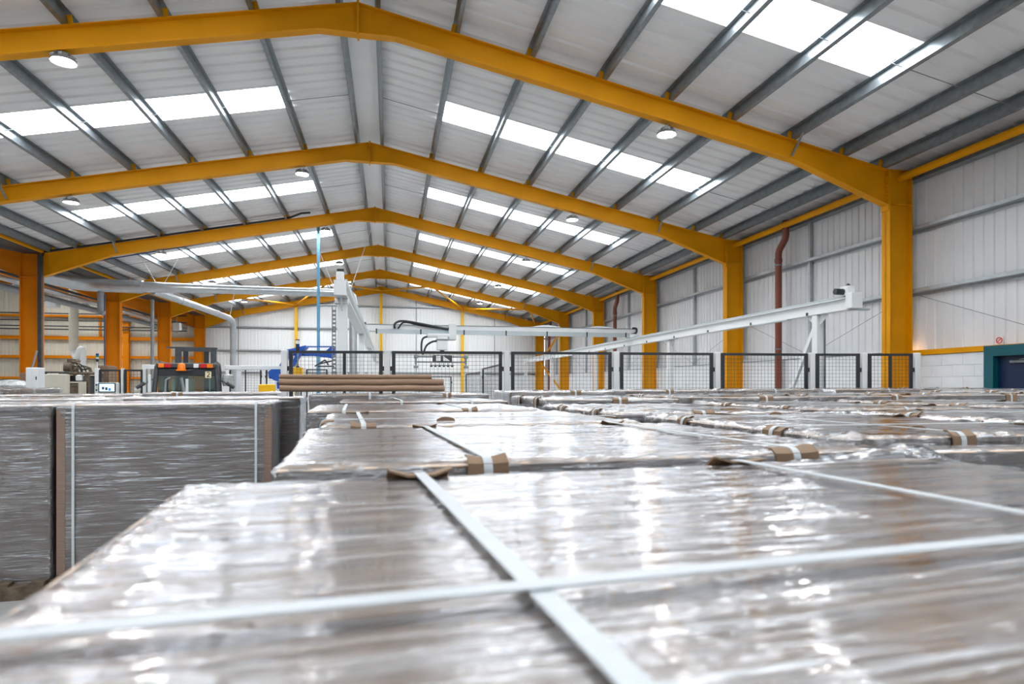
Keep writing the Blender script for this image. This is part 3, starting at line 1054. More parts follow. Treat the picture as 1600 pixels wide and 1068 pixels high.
# folded kraft sleeves lying across the rear of the middle row
zb = 1.685
for q, (x0, x1, hh, yo, lab) in enumerate(((-1.12, 0.59, 0.066, 0.0, 'bottom'), (-1.13, 0.58, 0.072, 0.03, 'middle'), (-1.13, 0.45, 0.048, 0.05, 'top'))):
    b = MB()
    y0, y1 = 6.75 + yo, 7.12 + yo
    nseg = 14
    vs, fs = [], []
    prof = []
    for k in range(9):
        a = -pi / 2 + pi * k / 8
        prof.append((y1 - hh / 2 + cos(a) * hh / 2, hh / 2 + sin(a) * hh / 2 * 0.98))
    for k in range(9):
        a = pi / 2 + pi * k / 8
        prof.append((y0 + hh / 2 + cos(a) * hh / 2, hh / 2 + sin(a) * hh / 2 * 0.98))
    m = len(prof)
    for i in range(nseg + 1):
        u = i / nseg
        x = x0 + (x1 - x0) * u
        wob = 0.004 * noise.noise((x * 3, q * 7.0, 0))
        for (yy, zz) in prof:
            vs.append((x, yy, zb + zz * (1 + 0.06 * noise.noise((x * 2, q * 3.0, 5))) + wob))
    for i in range(nseg):
        for k in range(m):
            l = (k + 1) % m
            fs.append((i * m + k, i * m + l, (i + 1) * m + l, (i + 1) * m + k))
    fs.append(tuple(range(m)))
    fs.append(tuple(range((nseg + 1) * m - 1, nseg * m - 1, -1)))
    b.add(vs, fs)
    o = b.build('cardboard_sleeve', M_SLEEVE)
    tag(o, '%s of three long folded brown cardboard sleeves lying on the wrapped stacks' % lab, 'cardboard', 'folded cardboard sleeves')
    zb += hh - 0.002

# ------------------------------------------------------------------ guard fence
def wires(x0, x1, z0, z1, st, r, y=0.0, M=None):
    b = MB()
    n = max(2, int(round((x1 - x0) / st)))
    for i in range(1, n):
        x = x0 + (x1 - x0) * i / n
        b.box(x - r, x + r, y - r, y + r, z0, z1, M)
    n = max(2, int(round((z1 - z0) / st)))
    for i in range(1, n):
        z = z0 + (z1 - z0) * i / n
        b.box(x0, x1, y - r, y + r, z - r, z + r, M)
    return b


def fence_run(posts, H, where, mullion=(), pw=0.075, st=0.05, wr=0.0015, wmat=None, fw=0.045):
    """posts: list of (x, y); one post thing each, one panel thing between neighbours"""
    nm = ['first', 'second', 'third', 'fourth', 'fifth', 'sixth', 'seventh', 'eighth', 'ninth', 'tenth']
    for i, (x, y) in enumerate(posts):
        nx_ = posts[min(i + 1, len(posts) - 1)]
        pv = posts[max(i - 1, 0)]
        a = math.atan2(nx_[1] - pv[1], nx_[0] - pv[0])
        t = thing('fence_post', 'white fence post %s, %s from left' % (where, nm[i]), 'fence post', (x, y, 0), a, 'white fence posts')
        MB().bbox(-pw / 2, pw / 2, -pw / 2, pw / 2, 0.008, H + 0.01, 0.006).build('post_tube', M_MACH, t, local=True)
        MB().bbox(-0.07, 0.07, -0.07, 0.07, 0.0, 0.01, 0.002).build('base_plate', M_MACH, t, local=True)
        for sx in (-1, 1):
            if (sx < 0 and i > 0) or (sx > 0 and i < len(posts) - 1):
                MB().bbox(sx * 0.05 - 0.014, sx * 0.05 + 0.014, -0.02, 0.02, H - 0.26, H - 0.20, 0.004).build('panel_clip', M_BLK, t, local=True)
    for i in range(len(posts) - 1):
        (xa, ya), (xb, yb) = posts[i], posts[i + 1]
        a = math.atan2(yb - ya, xb - xa)
        L = math.hypot(xb - xa, yb - ya)
        g = pw / 2 + 0.022
        t = thing('mesh_fence', 'black mesh fence panel %s, %s from left' % (where, nm[i]), 'fence panel', (xa, ya, 0), a, 'black mesh fence panels')
        b = MB()
        z0, z1 = 0.12, H
        b.box(g, g + fw, -0.015, 0.015, z0, z1).box(L - g - fw, L - g, -0.015, 0.015, z0, z1)
        b.box(g + fw, L - g - fw, -0.015, 0.015, z1 - fw * 0.75, z1).box(g + fw, L - g - fw, -0.015, 0.015, z0, z0 + fw)
        for u in dict(mullion).get(i, ()):
            b.box(u * L - 0.018, u * L + 0.018, -0.014, 0.014, z0, z1 - 0.02)
        b.build('frame', M_BLK, t, local=True)
        o = wires(g + fw, L - g - fw, z0 + fw, z1 - fw * 0.75, st, wr).build('wire_mesh', wmat or M_BLK, t, local=True, smooth=False)
        o['kind'] = 'stuff'


fence_run([(-1.335, 8.45), (-0.03, 8.27), (1.53, 8.12), (3.015, 7.99), (4.455, 7.88), (5.85, 7.77), (6.575, 7.63), (7.305, 7.48)], 2.2,
          'in the row behind the wrapped stacks', ((0, (0.58,)), (6, (0.5,))))

# ------------------------------------------------------------------ gantry palletiser behind the fence
XGR, XGL, ZG = 8.0, -0.72, 3.31
YG = [10.45, 16.75, 23.4, 30.2, 36.2]


def rail_beam(t, X, y0, y1, side):
    b = MB()
    b.box(X - 0.09, X + 0.09, y0, y1, ZG - 0.02, ZG)
    b.box(X - 0.09, X + 0.09, y0, y1, ZG - 0.22, ZG - 0.20)
    b.box(X - 0.03, X + 0.03, y0, y1, ZG - 0.20, ZG - 0.02)
    b.build('rail_beam', M_MACH, t, smooth=False)
    MB().bbox(X - side * 0.075 - 0.02, X - side * 0.075 + 0.02, y0 + 0.1, y1 - 0.1, ZG, ZG + 0.035, 0.004).build('guide_rail', M_RAIL, t)


def gantry_leg(t, X, y, w=0.15, brace=False, head=True):
    leg = MB().bbox(X - w / 2, X + w / 2, y - w / 2, y + w / 2, 0.012, ZG - 0.22, 0.008).build('leg', M_MACH, t)
    MB().bbox(X - 0.14, X + 0.14, y - 0.14, y + 0.14, 0, 0.014, 0.003).build('foot_plate', M_MACH, leg)
    for sg in (-1, 1):
        MB().prism([(y + sg * w / 2, ZG - 0.22), (y + sg * (w / 2 + 0.20), ZG - 0.22), (y + sg * (w / 2 + 0.20), ZG - 0.26), (y + sg * w / 2, ZG - 0.42)], 'x', X - 0.008, X + 0.008).build('gusset', M_MACH, leg)
    if brace:
        MB().bar((X, y + 0.02, ZG - 0.36), (X, y + 1.75, 0.05), 0.06, 0.08).build('leg_brace', M_MACH, leg)


g = thing('gantry_rail', 'white elevated gantry rail on square legs along the right wall', 'gantry', (XGR, 23, 0))
rail_beam(g, XGR, 9.55, 36.6, 1)
for q, y in enumerate(YG):
    gantry_leg(g, XGR, y, brace=(q == 0))
MB().bbox(XGR - 0.12, XGR + 0.10, 9.42, 9.58, ZG - 0.21, ZG + 0.06, 0.006).build('end_bracket', M_MACH, g)
MB().box(XGR - 0.02, XGR + 0.32, 9.50, 9.62, ZG - 0.235, ZG - 0.205).build('end_tray', M_RAIL, g)
mo = MB().bbox(XGR - 0.10, XGR + 0.06, 9.55, 9.75, ZG + 0.02, ZG + 0.20, 0.01).build('drive_box', M_MACH, g)
MB().cyl((XGR - 0.26, 9.66, ZG + 0.10), (XGR - 0.10, 9.66, ZG + 0.10), 0.055, 14).build('motor', M_BLK, mo)
MB().cyl((XGR - 0.02, 9.66, ZG + 0.19), (XGR + 0.02, 9.66, ZG + 0.235), 0.03, 10).build('cable_gland', M_BLK, mo)
for q in range(14):
    y = 10.6 + q * 1.9
    MB().bbox(XGR - 0.11, XGR - 0.09, y, y + 0.05, ZG - 0.22, ZG - 0.16, 0.003).build('rail_clamp', M_DGREY, g)
for q in range(5):
    y = 11.2 + q * 5.0
    MB().box(XGR - 0.13, XGR - 0.02, y, y + 1.1, ZG - 0.245, ZG - 0.225).build('cable_tray', M_RAIL, g)
MB().box(XGR + 0.10, XGR + 0.15, YG[0] - 0.03, YG[0] + 0.03, 0, ZG - 0.25).build('cable_ladder', M_GALV, g)

g = thing('gantry_rail', 'white elevated gantry rail on tall legs left of centre, seen end on', 'gantry', (XGL, 23, 0))
rail_beam(g, XGL, 9.5, 36.6, -1)
for y in (9.95, 16.7, 23.4, 30.2, 36.2):
    gantry_leg(g, XGL, y)
MB().box(XGL - 0.09, XGL + 0.09, 9.485, 9.50, ZG - 0.22, ZG).build('end_plate', M_MACH, g)
MB().bbox(XGL - 0.06, XGL + 0.05, 9.5, 9.62, ZG, ZG + 0.13, 0.008).build('drive_box', M_MACH, g)
MB().cyl((XGL - 0.05, 9.56, ZG + 0.155), (XGL + 0.05, 9.56, ZG + 0.155), 0.026, 12).build('motor', M_BLK, g)
MB().bbox(XGL - 0.11, XGL + 0.09, 9.86, 10.04, ZG - 0.30, ZG - 0.22, 0.006).build('head_plate', M_MACH, g)
b = MB().box(XGL - 0.155, XGL - 0.145, 9.90, 9.98, 0, ZG - 0.35).box(XGL - 0.10, XGL - 0.095, 9.90, 9.98, 0, ZG - 0.35)
for q in range(46):
    z = 0.05 + q * 0.063
    b.box(XGL - 0.145, XGL - 0.10, 9.92, 9.96, z, z + 0.03)
b.build('cable_ladder', M_GREYP, g)
g2 = g
# crane bridge
YB = 19.8
cb = thing('gantry_bridge', 'grey and white cross beam bridging the two gantry rails', 'gantry', (3.6, YB, ZG))
MB().bbox(XGL - 0.05, XGR + 0.16, YB - 0.14, YB + 0.14, ZG + 0.12, ZG + 0.33, 0.01).build('box_girder', M_MACH, cb)
b = MB()
xa = XGL + 0.45
MB().box(XGL + 0.3, XGR - 0.1, YB - 0.19, YB - 0.142, ZG + 0.05, ZG + 0.19).build('side_cover', M_RAIL, cb)
for q in range(7):
    x = XGL + 0.32 + q * 1.36
    MB().bbox(x - 0.02, x + 0.02, YB - 0.205, YB - 0.185, ZG + 0.04, ZG + 0.20, 0.003).build('cover_joint', M_BLK, cb)
MB().box(XGL - 0.05, XGR + 0.16, YB - 0.16, YB - 0.1, ZG + 0.33, ZG + 0.345).build('top_lip', M_GALV, cb)
for X, sg in ((XGL, -1), (XGR, 1)):
    tk = MB().bbox(X - 0.10, X + 0.10, YB - 0.45, YB + 0.45, ZG + 0.04, ZG + 0.14, 0.01).build('end_truck', M_MACH, cb)
    for sy in (-0.33, 0.33):
        MB().cyl((X - 0.03, YB + sy, ZG + 0.055), (X + 0.03, YB + sy, ZG + 0.055), 0.05, 14).build('wheel', M_DGREY, tk)
    MB().tube(curve([(X, YB - 0.16, ZG + 0.36), (X + sg * 0.14, YB - 0.18, ZG + 0.34), (X + sg * 0.12, YB - 0.18, ZG + 0.2), (X - sg * 0.04, YB - 0.2, ZG + 0.14)]), 0.035, 8).build('energy_chain', M_BLK, cb)
for x in (5.05, 6.9):
    MB().prism([(x - 0.7, ZG + 0.33), (x + 0.7, ZG + 0.33), (x + 0.1, ZG + 0.42), (x - 0.1, ZG + 0.42)], 'y', YB - 0.05, YB + 0.05).build('stiffener', M_MACH, cb)
# trolley with gripper head
tr = thing('gantry_trolley', 'white trolley on the cross beam with black hoses and hanging gripper', 'gantry', (1.8, YB, ZG))
MB().bbox(1.83, 2.07, YB - 0.30, YB + 0.2, ZG - 0.12, ZG + 0.40, 0.012).build('carriage_plate', M_MACH, tr)
MB().bbox(1.15, 1.85, YB - 0.42, YB - 0.2, ZG - 0.06, ZG + 0.05, 0.02).build('carriage_arm', M_MACH, tr)
hd = MB().bbox(1.45, 1.78, YB - 0.46, YB - 0.14, ZG - 0.46, ZG - 0.06, 0.015).build('lift_head', M_MACH, tr)
MB().bbox(1.43, 1.80, YB - 0.48, YB - 0.12, ZG - 0.16, ZG - 0.11, 0.01).build('head_band', M_GREYP, hd)
MB().cyl((1.62, YB - 0.3, ZG - 0.56), (1.62, YB - 0.3, ZG - 0.46), 0.07, 14).build('swivel', M_BLK, hd)
MB().tube(curve([(0.15, YB - 0.24, ZG + 0.2), (0.17, YB - 0.26, ZG + 0.36), (0.42, YB - 0.26, ZG + 0.44), (1.1, YB - 0.26, ZG + 0.34), (1.75, YB - 0.26, ZG + 0.22), (1.84, YB - 0.25, ZG + 0.24)]), 0.035, 8).build('hose', M_BLK, tr)
MB().tube(curve([(0.25, YB - 0.2, ZG + 0.2), (0.45, YB - 0.22, ZG + 0.40), (1.0, YB - 0.22, ZG + 0.31), (1.8, YB - 0.22, ZG + 0.2)]), 0.025, 8).build('hose', M_RUB, tr)
MB().tube(curve([(1.25, YB - 0.32, ZG - 0.02), (1.02, YB - 0.32, ZG - 0.1), (0.97, YB - 0.32, ZG - 0.4), (1.02, YB - 0.32, ZG - 0.58), (1.12, YB - 0.32, ZG - 0.33), (1.3, YB - 0.32, ZG - 0.2), (1.46, YB - 0.32, ZG - 0.17)]), 0.03, 8).build('hose', M_BLK, tr)
gr = MB().bbox(1.32, 1.92, YB - 0.42, YB - 0.16, ZG - 0.82, ZG - 0.62, 0.012).build('gripper_block', M_DGREY, tr)
MB().prism([(1.64, ZG - 0.64), (1.86, ZG - 0.80), (1.64, ZG - 0.80)], 'y', YB - 0.435, YB - 0.422).build('gripper_web', M_MACH, gr)
MB().box(1.42, 1.56, YB - 0.435, YB - 0.422, ZG - 0.80, ZG - 0.64).build('gripper_web', M_MACH, gr)
for z in (ZG - 0.66, ZG - 0.83):
    MB().cyl((0.80, YB - 0.34, z), (2.36, YB - 0.34, z), 0.024, 8).build('gripper_bar', M_GREYP, gr)
for x in (0.80, 2.36):
    b = MB().bbox(x - 0.06, x + 0.06, YB - 0.42, YB - 0.26, ZG - 0.72, ZG - 0.62, 0.01).bbox(x - 0.03, x + 0.03, YB - 0.38, YB - 0.30, ZG - 0.9, ZG - 0.72, 0.008).bbox(x - 0.07, x + 0.07, YB - 0.42, YB - 0.26, ZG - 1.02, ZG - 0.95, 0.01)
    b.box(x - 0.015, x + 0.015, YB - 0.36, YB - 0.33, ZG - 0.96, ZG - 0.88).build('end_clamp', M_GREYP, gr)
for q in range(6):
    x = 1.28 + q * 0.13
    MB().lathe([(0.0, 0.0), (0.045, -0.01), (0.03, 0.03), (0.012, 0.04), (0.012, 0.11)], (x, YB - 0.3, ZG - 0.97), 10).build('suction_cup', M_BLK, gr)
MB().bar((1.25, YB - 0.3, ZG - 0.93), (2.0, YB - 0.3, ZG - 0.93), 0.04, 0.03).build('cup_rail', M_GALV, gr)

# ------------------------------------------------------------------ ducts, pipes, service drops
d1 = thing('extraction_duct', 'long galvanised extraction duct hung across the left half of the hall', 'duct', (-6, 25, 5.3))
MB().tube(curve([(-13.2, 22.9, 5.95), (-12.4, 23.5, 5.75), (-11.6, 24.3, 5.5), (-10.8, 24.9, 5.40), (-9.9, 25, 5.38), (-8.9, 25, 5.37)]), 0.235, 18).build('bend_section', M_DUCT, d1)
xs = [-8.9, -6.9, -4.9, -2.9, -1.7]
rr = [0.2, 0.17, 0.16, 0.155, 0.155]
for q in range(4):
    MB().tube([(xs[q], 25, 5.37 - 0.005 * q), (xs[q + 1], 25, 5.365 - 0.005 * q)], [rr[q], rr[q + 1]], 18).build('duct_section', M_DUCT, d1)
    MB().cyl((xs[q] - 0.02, 25, 5.37), (xs[q] + 0.02, 25, 5.37), rr[q] + 0.012, 18).build('joint_ring', M_DUCT, d1)
MB().tube([(-1.7, 25, 5.35), (-1.52, 25, 5.33), (-1.42, 25, 5.22), (-1.40, 25, 5.05), (-1.40, 25, 0.0)], 0.15, 16).build('drop_pipe', M_DUCT, d1)
d2 = thing('branch_duct', 'thinner galvanised branch duct sloping down and turning to the floor', 'duct', (-7.3, 31, 0))
MB().tube([(-8.6, 25.1, 5.25), (-8.1, 26.6, 5.1), (-7.6, 29.8, 4.98), (-7.38, 31.0, 4.90), (-7.31, 31.3, 4.80), (-7.28, 31.4, 4.6), (-7.28, 31.4, 0.0)], 0.135, 16).build('duct_tube', M_DUCT, d2)
for (p, q) in (((-8.1, 26.6, 5.1), 0.148), ((-7.6, 29.8, 4.98), 0.148)):
    MB().cyl((p[0] - 0.01, p[1] - 0.04, p[2]), (p[0] + 0.01, p[1] + 0.04, p[2]), q, 16).build('joint_ring', M_DUCT, d2)
for q, (pa, pb) in enumerate((((-8.45, 25, 5.5), (-9.0, 25.2, 6.42)), ((-8.2, 25, 5.5), (-7.7, 25.2, 6.64)), ((-7.4, 31.2, 4.95), (-7.1, 31.4, 6.78)), ((-1.5, 25, 5.48), (-0.75, 25.6, 8.0)), ((-2.1, 24.9, 5.48), (-2.9, 24.9, 7.52)))):
    o = MB().cyl(pa, pb, 0.012, 6).build('hanger_wire', M_MACH)
    tag(o, 'thin pale hanger wire %s' % ['left of two over the branch duct', 'right of two over the branch duct', 'above the branch duct bend', 'slanting up to the ridge beside the white gantry column', 'slanting up left of the white gantry column'][q], 'wire')
o = MB().box(-2.53, -2.43, 22.86, 22.96, 0, 7.4).build('service_drop', M_PBLUE)
tag(o, 'pale blue vertical service pole hanging from the third frame', 'pole')
o = MB().tube([at(125, 412, 23.1), at(250, 391, 23.1), at(380, 370, 23.1), at(497, 352, 23.1)], 0.022, 8).build('air_pipe', M_DBLUE)
tag(o, 'thin blue compressed air pipe along the third frame', 'pipe')
o = MB().box(-11.05, -10.94, FR[5] - 0.24, FR[5] - 0.125, 0, 5.95).build('cable_trunking', M_DGREY)
tag(o, 'grey cable trunking up the third valley column', 'trunking')
o = MB().tube([(-11.0, FR[5] - 0.15, 5.8), (-10.9, FR[5] - 0.15, 6.05)] + [(x, FR[5] - 0.12, ztop(x) + 0.03) for x in (-9.5, -7, -5, -3.4)] + [(-3.0, FR[5] - 0.15, ztop(-3.0) + 0.12), (-2.7, FR[5] - 0.15, ztop(-2.7) + 0.1)], 0.035, 8).build('power_cable', M_RUB)
tag(o, 'black cable running along the top of the third frame', 'cable')

# rainwater pipes
for q, (Y, s) in enumerate(((14.35, 'between the first and second columns'), (26.4, 'between the third and fourth columns'), (38.2, 'in the far right corner'))):
    o = MB().tube([(10.02, Y - 0.05, 6.0), (10.02, Y - 0.05, 5.62), (10.02, Y - 0.02, 5.52), (10.02, Y + 0.22, 5.30), (10.02, Y + 0.26, 5.2), (10.02, Y + 0.26, 0.0)], 0.085, 14)
    t = thing('rainwater_pipe', 'red-brown rainwater pipe %s' % s, 'pipe', (10.02, Y, 0), 0, 'brown rainwater pipes')
    o.build('pipe_run', M_BROWN, t)
    MB().lathe([(0.086, -0.05), (0.098, -0.05), (0.098, 0.05), (0.086, 0.05)], (10.02, Y + 0.26, 5.02), 14).build('socket', M_BROWN, t)
    for z in (4.9, 2.7):
        MB().lathe([(0.087, -0.018), (0.094, -0.018), (0.094, 0.018), (0.087, 0.018)], (10.02, Y + 0.26, z), 14).build('pipe_clip', M_GALV, t)

# small round sign on the right wall
t = thing('wall_sign', 'small red ring sign on the white wall above the blue door', 'sign', (XWALL - 0.03, 8.88, 2.46))
MB().box(XWALL - 0.032, XWALL - 0.026, 8.81, 8.95, 2.46, 2.60).build('sign_board', M_SIGNW, t)
MB().tube([(XWALL - 0.036, 8.88 + 0.05 * cos(a), 2.53 + 0.05 * sin(a)) for a in [2 * pi * q / 20 for q in range(20)]], 0.008, 6, True).build('red_ring', M_SIGNR, t)
MB().bar((XWALL - 0.036, 8.845, 2.565), (XWALL - 0.036, 8.915, 2.495), 0.006, 0.012).build('red_slash', M_SIGNR, t)

# ------------------------------------------------------------------ forklift
fk = thing('forklift', 'grey and black forklift seen from behind with amber beacon and number 2', 'forklift', (-3.93, 13.2, 0), radians(11))
W = 0.54
MB().bbox(-0.55, 0.55, 0.0, 0.55, 0.25, 1.05, 0.09).build('counterweight', M_DGREY, fk, local=True)
MB().bbox(-0.52, 0.52, 0.5, 2.1, 0.35, 0.75, 0.05).build('chassis', M_DGREY, fk, local=True)
for sx in (-1, 1):
    for y, r in ((0.35, 0.26), (1.75, 0.33)):
        wh = MB().cyl((sx * 0.42, y, r), (sx * 0.62, y, r), r, 22).build('tyre', M_RUB, fk, local=True)
        MB().cyl((sx * 0.6, y, r), (sx * 0.63, y, r), r * 0.5, 16).build('hub', M_GREYP, wh, local=True)
    # rear and front cab posts
    MB().tube([(sx * 0.60, 0.10, 1.0), (sx * 0.56, 0.16, 1.7), (sx * 0.53, 0.22, 2.12), (sx * 0.52, 0.34, 2.2)], 0.045, 10).build('rear_post', M_DGREY, fk, local=True)
    MB().tube([(sx * 0.52, 0.34, 2.2), (sx * 0.52, 1.05, 2.19), (sx * 0.52, 1.32, 2.08), (sx * 0.52, 1.62, 1.3), (sx * 0.52, 1.7, 0.8)], 0.045, 10).build('side_rail', M_DGREY, fk, local=True)
MB().bbox(-0.52, 0.52, 0.24, 1.15, 2.14, 2.19, 0.02).build('roof_panel', M_DGREY, fk, local=True)
lb = MB().bbox(-0.54, 0.54, 0.15, 0.27, 2.08, 2.20, 0.025).build('light_bar', M_DGREY, fk, local=True)
for x0, x1, m_, nm in ((-0.50, -0.40, M_AMB, 'turn_lens'), (-0.40, -0.27, M_RED, 'tail_lens'), (0.12, 0.21, M_CLR, 'reversing_lens'), (0.23, 0.36, M_RED, 'tail_lens'), (0.36, 0.47, M_AMB, 'turn_lens')):
    MB().bbox(x0, x1, 0.128, 0.155, 2.10, 2.18, 0.006).build(nm, m_, lb, local=True)
MB().bbox(-0.50, 0.50, 0.16, 0.22, 1.94, 2.08, 0.01).build('rear_header', M_BLK, fk, local=True)
bc = MB().lathe([(0.075, 0.0), (0.07, 0.09), (0.055, 0.125), (0.0, 0.135)], (-0.09, 0.11, 2.06), 18).build('beacon', M_AMB, fk, local=True)
MB().bbox(-0.18, 0.0, 0.03, 0.19, 2.035, 2.062, 0.006).build('beacon_base', M_AMB, bc, local=True)
MB().bar((0.0, 0.12, 2.04), (0.1, 0.15, 2.07), 0.03, 0.03).build('beacon_bracket', M_DGREY, bc, local=True)
tg = MB().box(0.33, 0.44, 0.125, 0.13, 1.90, 2.03).build('number_sticker', M_TAG, fk, local=True)
seg = [(0.36, 2.005), (0.385, 2.015), (0.41, 2.0), (0.41, 1.98), (0.362, 1.925), (0.415, 1.925)]
b = MB()
for (xa, za), (xb, zb_) in zip(seg[:-1], seg[1:]):
    b.bar((xa, 0.1225, za), (xb, 0.1225, zb_), 0.004, 0.016)
b.build('number_print', M_INK, tg, local=True)
MB().box(-0.50, 0.50, 0.185, 0.195, 1.05, 1.94).build('rear_window', M_CABGL, fk, local=True)
MB().box(-0.025, 0.025, 0.17, 0.185, 1.05, 1.88).build('window_bar', M_CLR, fk, local=True)
MB().tube([(-0.40, 0.12, 1.2), (-0.36, 0.12, 1.86), (-0.28, 0.13, 1.9)], 0.022, 8).build('grab_rail', M_GREYP, fk, local=True)
MB().tube([(0.12, 0.12, 1.1), (-0.02, 0.14, 1.5), (-0.1, 0.16, 1.9)], 0.028, 8).build('inner_strut', M_GREYP, fk, local=True)
MB().tube(curve([(-0.38, 0.3, 1.1), (-0.3, 0.3, 1.45), (-0.18, 0.3, 1.7), (-0.16, 0.3, 1.9)]), 0.013, 8).build('hose', M_RUB, fk, local=True)
MB().bbox(-0.24, 0.26, 0.6, 0.75, 0.95, 1.6, 0.05).build('seat_back', M_BLK, fk, local=True)
MB().bbox(-0.24, 0.26, 0.6, 1.1, 0.8, 0.98, 0.05).build('seat_base', M_BLK, fk, local=True)
for sx in (-1, 1):
    MB().box(sx * 0.515 - 0.004, sx * 0.515 + 0.004, 0.3, 1.4, 1.1, 2.05).build('side_window', M_CABGL, fk, local=True)
MB().bbox(-0.66, -0.61, 0.05, 0.09, 1.62, 1.96, 0.008).build('side_plate', M_MACH, fk, local=True)
for sx in (-1, 1):
    ar = MB().tube([(sx * 0.56, 0.2, 1.9), (sx * 0.70, 0.14, 1.80), (sx * 0.82, 0.12, 1.72)], 0.012, 6).build('mirror_arm', M_DGREY, fk, local=True)
    MB().cyl((sx * 0.72, 0.1, 1.80), (sx * 0.86, 0.08, 1.70), 0.035, 10).build('work_lamp', M_DGREY, ar, local=True)
MB().lathe([(0.0, -0.13), (0.10, -0.12), (0.13, 0.0), (0.10, 0.10), (0.0, 0.13)], (0.74, 0.35, 1.86), 12).build('bagged_lamp', M_BAG, fk, local=True)
ms = MB().box(-0.42, -0.30, 2.05, 2.2, 0.1, 2.62).box(0.30, 0.42, 2.05, 2.2, 0.1, 2.62).box(-0.42, 0.42, 2.06, 2.12, 2.52, 2.62).box(-0.42, 0.42, 2.06, 2.12, 1.3, 1.4)
ms.build('mast', M_DGREY, fk, local=True, smooth=False)
mi = MB().box(-0.26, -0.16, 2.08, 2.18, 0.1, 2.55).box(0.16, 0.26, 2.08, 2.18, 0.1, 2.55).build('lift_cylinder', M_BLK, fk, local=True)
MB().bar((-0.6, 2.1, 2.60), (0.44, 2.1, 2.60), 0.05, 0.035).build('mast_crosshead', M_DGREY, fk, local=True)
for sx in (-1, 1):
    MB().box(sx * 0.3 - 0.06, sx * 0.3 + 0.06, 2.3, 3.4, 0.05, 0.1).build('fork_tine', M_DGREY, fk, local=True)
MB().box(-0.5, 0.5, 2.22, 2.3, 0.1, 0.9).build('fork_carriage', M_DGREY, fk, local=True)

# ------------------------------------------------------------------ blue robot
YR = 14.5
rb = thing('palletising_robot', 'bright blue palletising robot arm behind the mesh fence', 'robot', (-2.2, YR, 0))
def P(px, py, dy=0.0):
    return tuple(at(px, py, YR + dy))
def plate(pts, y0, y1, name, m_, parent):
    poly = [(p[0], p[2]) for p in (at(a, b_, YR) for a, b_ in pts)]
    return MB().prism(poly, 'y', YR + y0, YR + y1).build(name, m_, parent, smooth=False)
c0 = at(432, 620, YR)
MB().lathe([(0.0, 0.0), (0.34, 0.0), (0.34, 0.5), (0.26, 0.6), (0.26, 1.45)], (c0.x, YR, 0), 24).build('base_column', M_BLUE, rb)
sh = plate([(423, 581), (428, 577), (441, 577), (443, 590), (438, 596), (430, 593), (424, 588)], -0.3, 0.25, 'shoulder_housing', M_BLUE, rb)
MB().cyl(P(421, 585, -0.1), P(425, 585, -0.1), 0.09, 16).build('shoulder_motor', M_BLUE, sh)
plate([(434, 597), (442, 594), (443, 607), (435, 607)], -0.15, 0.15, 'turntable', M_BLUE, rb)
plate([(434, 571), (441, 556), (447, 548), (452, 548), (450, 557), (442, 571)], 0.18, 0.32, 'rear_link', M_BLUE, rb)
la = plate([(456, 574), (461, 563), (469, 548), (477, 548), (470, 561), (463, 573)], -0.32, -0.18, 'lower_arm', M_BLUE, rb)
plate([(448, 547), (458, 545), (470, 542), (479, 540), (481, 543), (474, 549), (460, 553), (452, 556)], -0.18, 0.18, 'elbow_block', M_BLUE, rb)
MB().bar(P(478, 541.5, 0.0), P(521, 541.5, 0.0), 0.04, 0.028).build('parallel_rod', M_BLUE, rb)
plate([(452, 549), (474, 548), (518, 551), (521, 558), (516, 559), (490, 556), (460, 556)], -0.12, 0.12, 'forearm', M_BLUE, rb)
wr_ = plate([(513, 546), (520, 540), (524, 541), (524, 557), (518, 560), (512, 558), (506, 552)], -0.16, 0.16, 'wrist', M_BLUE, rb)
for q, (a, b_) in enumerate((((492, 572), (508, 562)), ((500, 568), (521, 563)), ((496, 572), (522, 572)), ((508, 562), (513, 570)))):
    MB().bar(P(*a), P(*b_), 0.03, 0.03).build('gripper_strut', M_DGREY, wr_)
xa, xb = at(457, 0, 13.2).x, at(473, 0, 13.2).x
t = thing('yellow_machine_box', 'yellow machine box on a post beside the blue robot', 'machine box', ((xa + xb) / 2, 13.2, 0))
MB().bbox(xa, xb, 13.1, 13.35, 1.78, at(460, 574, 13.2).z, 0.01).build('box_body', M_MYEL, t)
MB().box((xa + xb) / 2 - 0.04, (xa + xb) / 2 + 0.04, 13.18, 13.26, 0, 1.78).build('box_post', M_GREYP, t)
# signal column in front of the robot
t = thing('signal_column', 'signal lamp column with blue and clear lenses beside the blue robot', 'signal lamp', (at(465, 580, 13.0).x, 13.0, at(465, 573, 13.0).z))
x = at(465, 580, 13.0).x
def zz(py):
    return at(465, py, 13.0).z
MB().cyl((x, 13, zz(574)), (x, 13, zz(549)), 0.018, 10).build('stem', M_GALV, t)
MB().lathe([(0.05, 0), (0.02, 0.04), (0.0, 0.04)], (x, 13, zz(574)), 12).build('foot', M_BLK, t)
MB().cyl((x, 13, zz(549)), (x, 13, zz(543)), 0.038, 14).build('black_module', M_BLK, t)
MB().cyl((x, 13, zz(543)), (x, 13, zz(537)), 0.038, 14).build('blue_lens', M_SBLUE, t)
MB().cyl((x, 13, zz(537)), (x, 13, zz(531.5)), 0.038, 14).build('clear_lens', M_CLR, t)
MB().cyl((x, 13, zz(531.5)), (x, 13, zz(530)), 0.042, 14).build('cap', M_BLK, t)

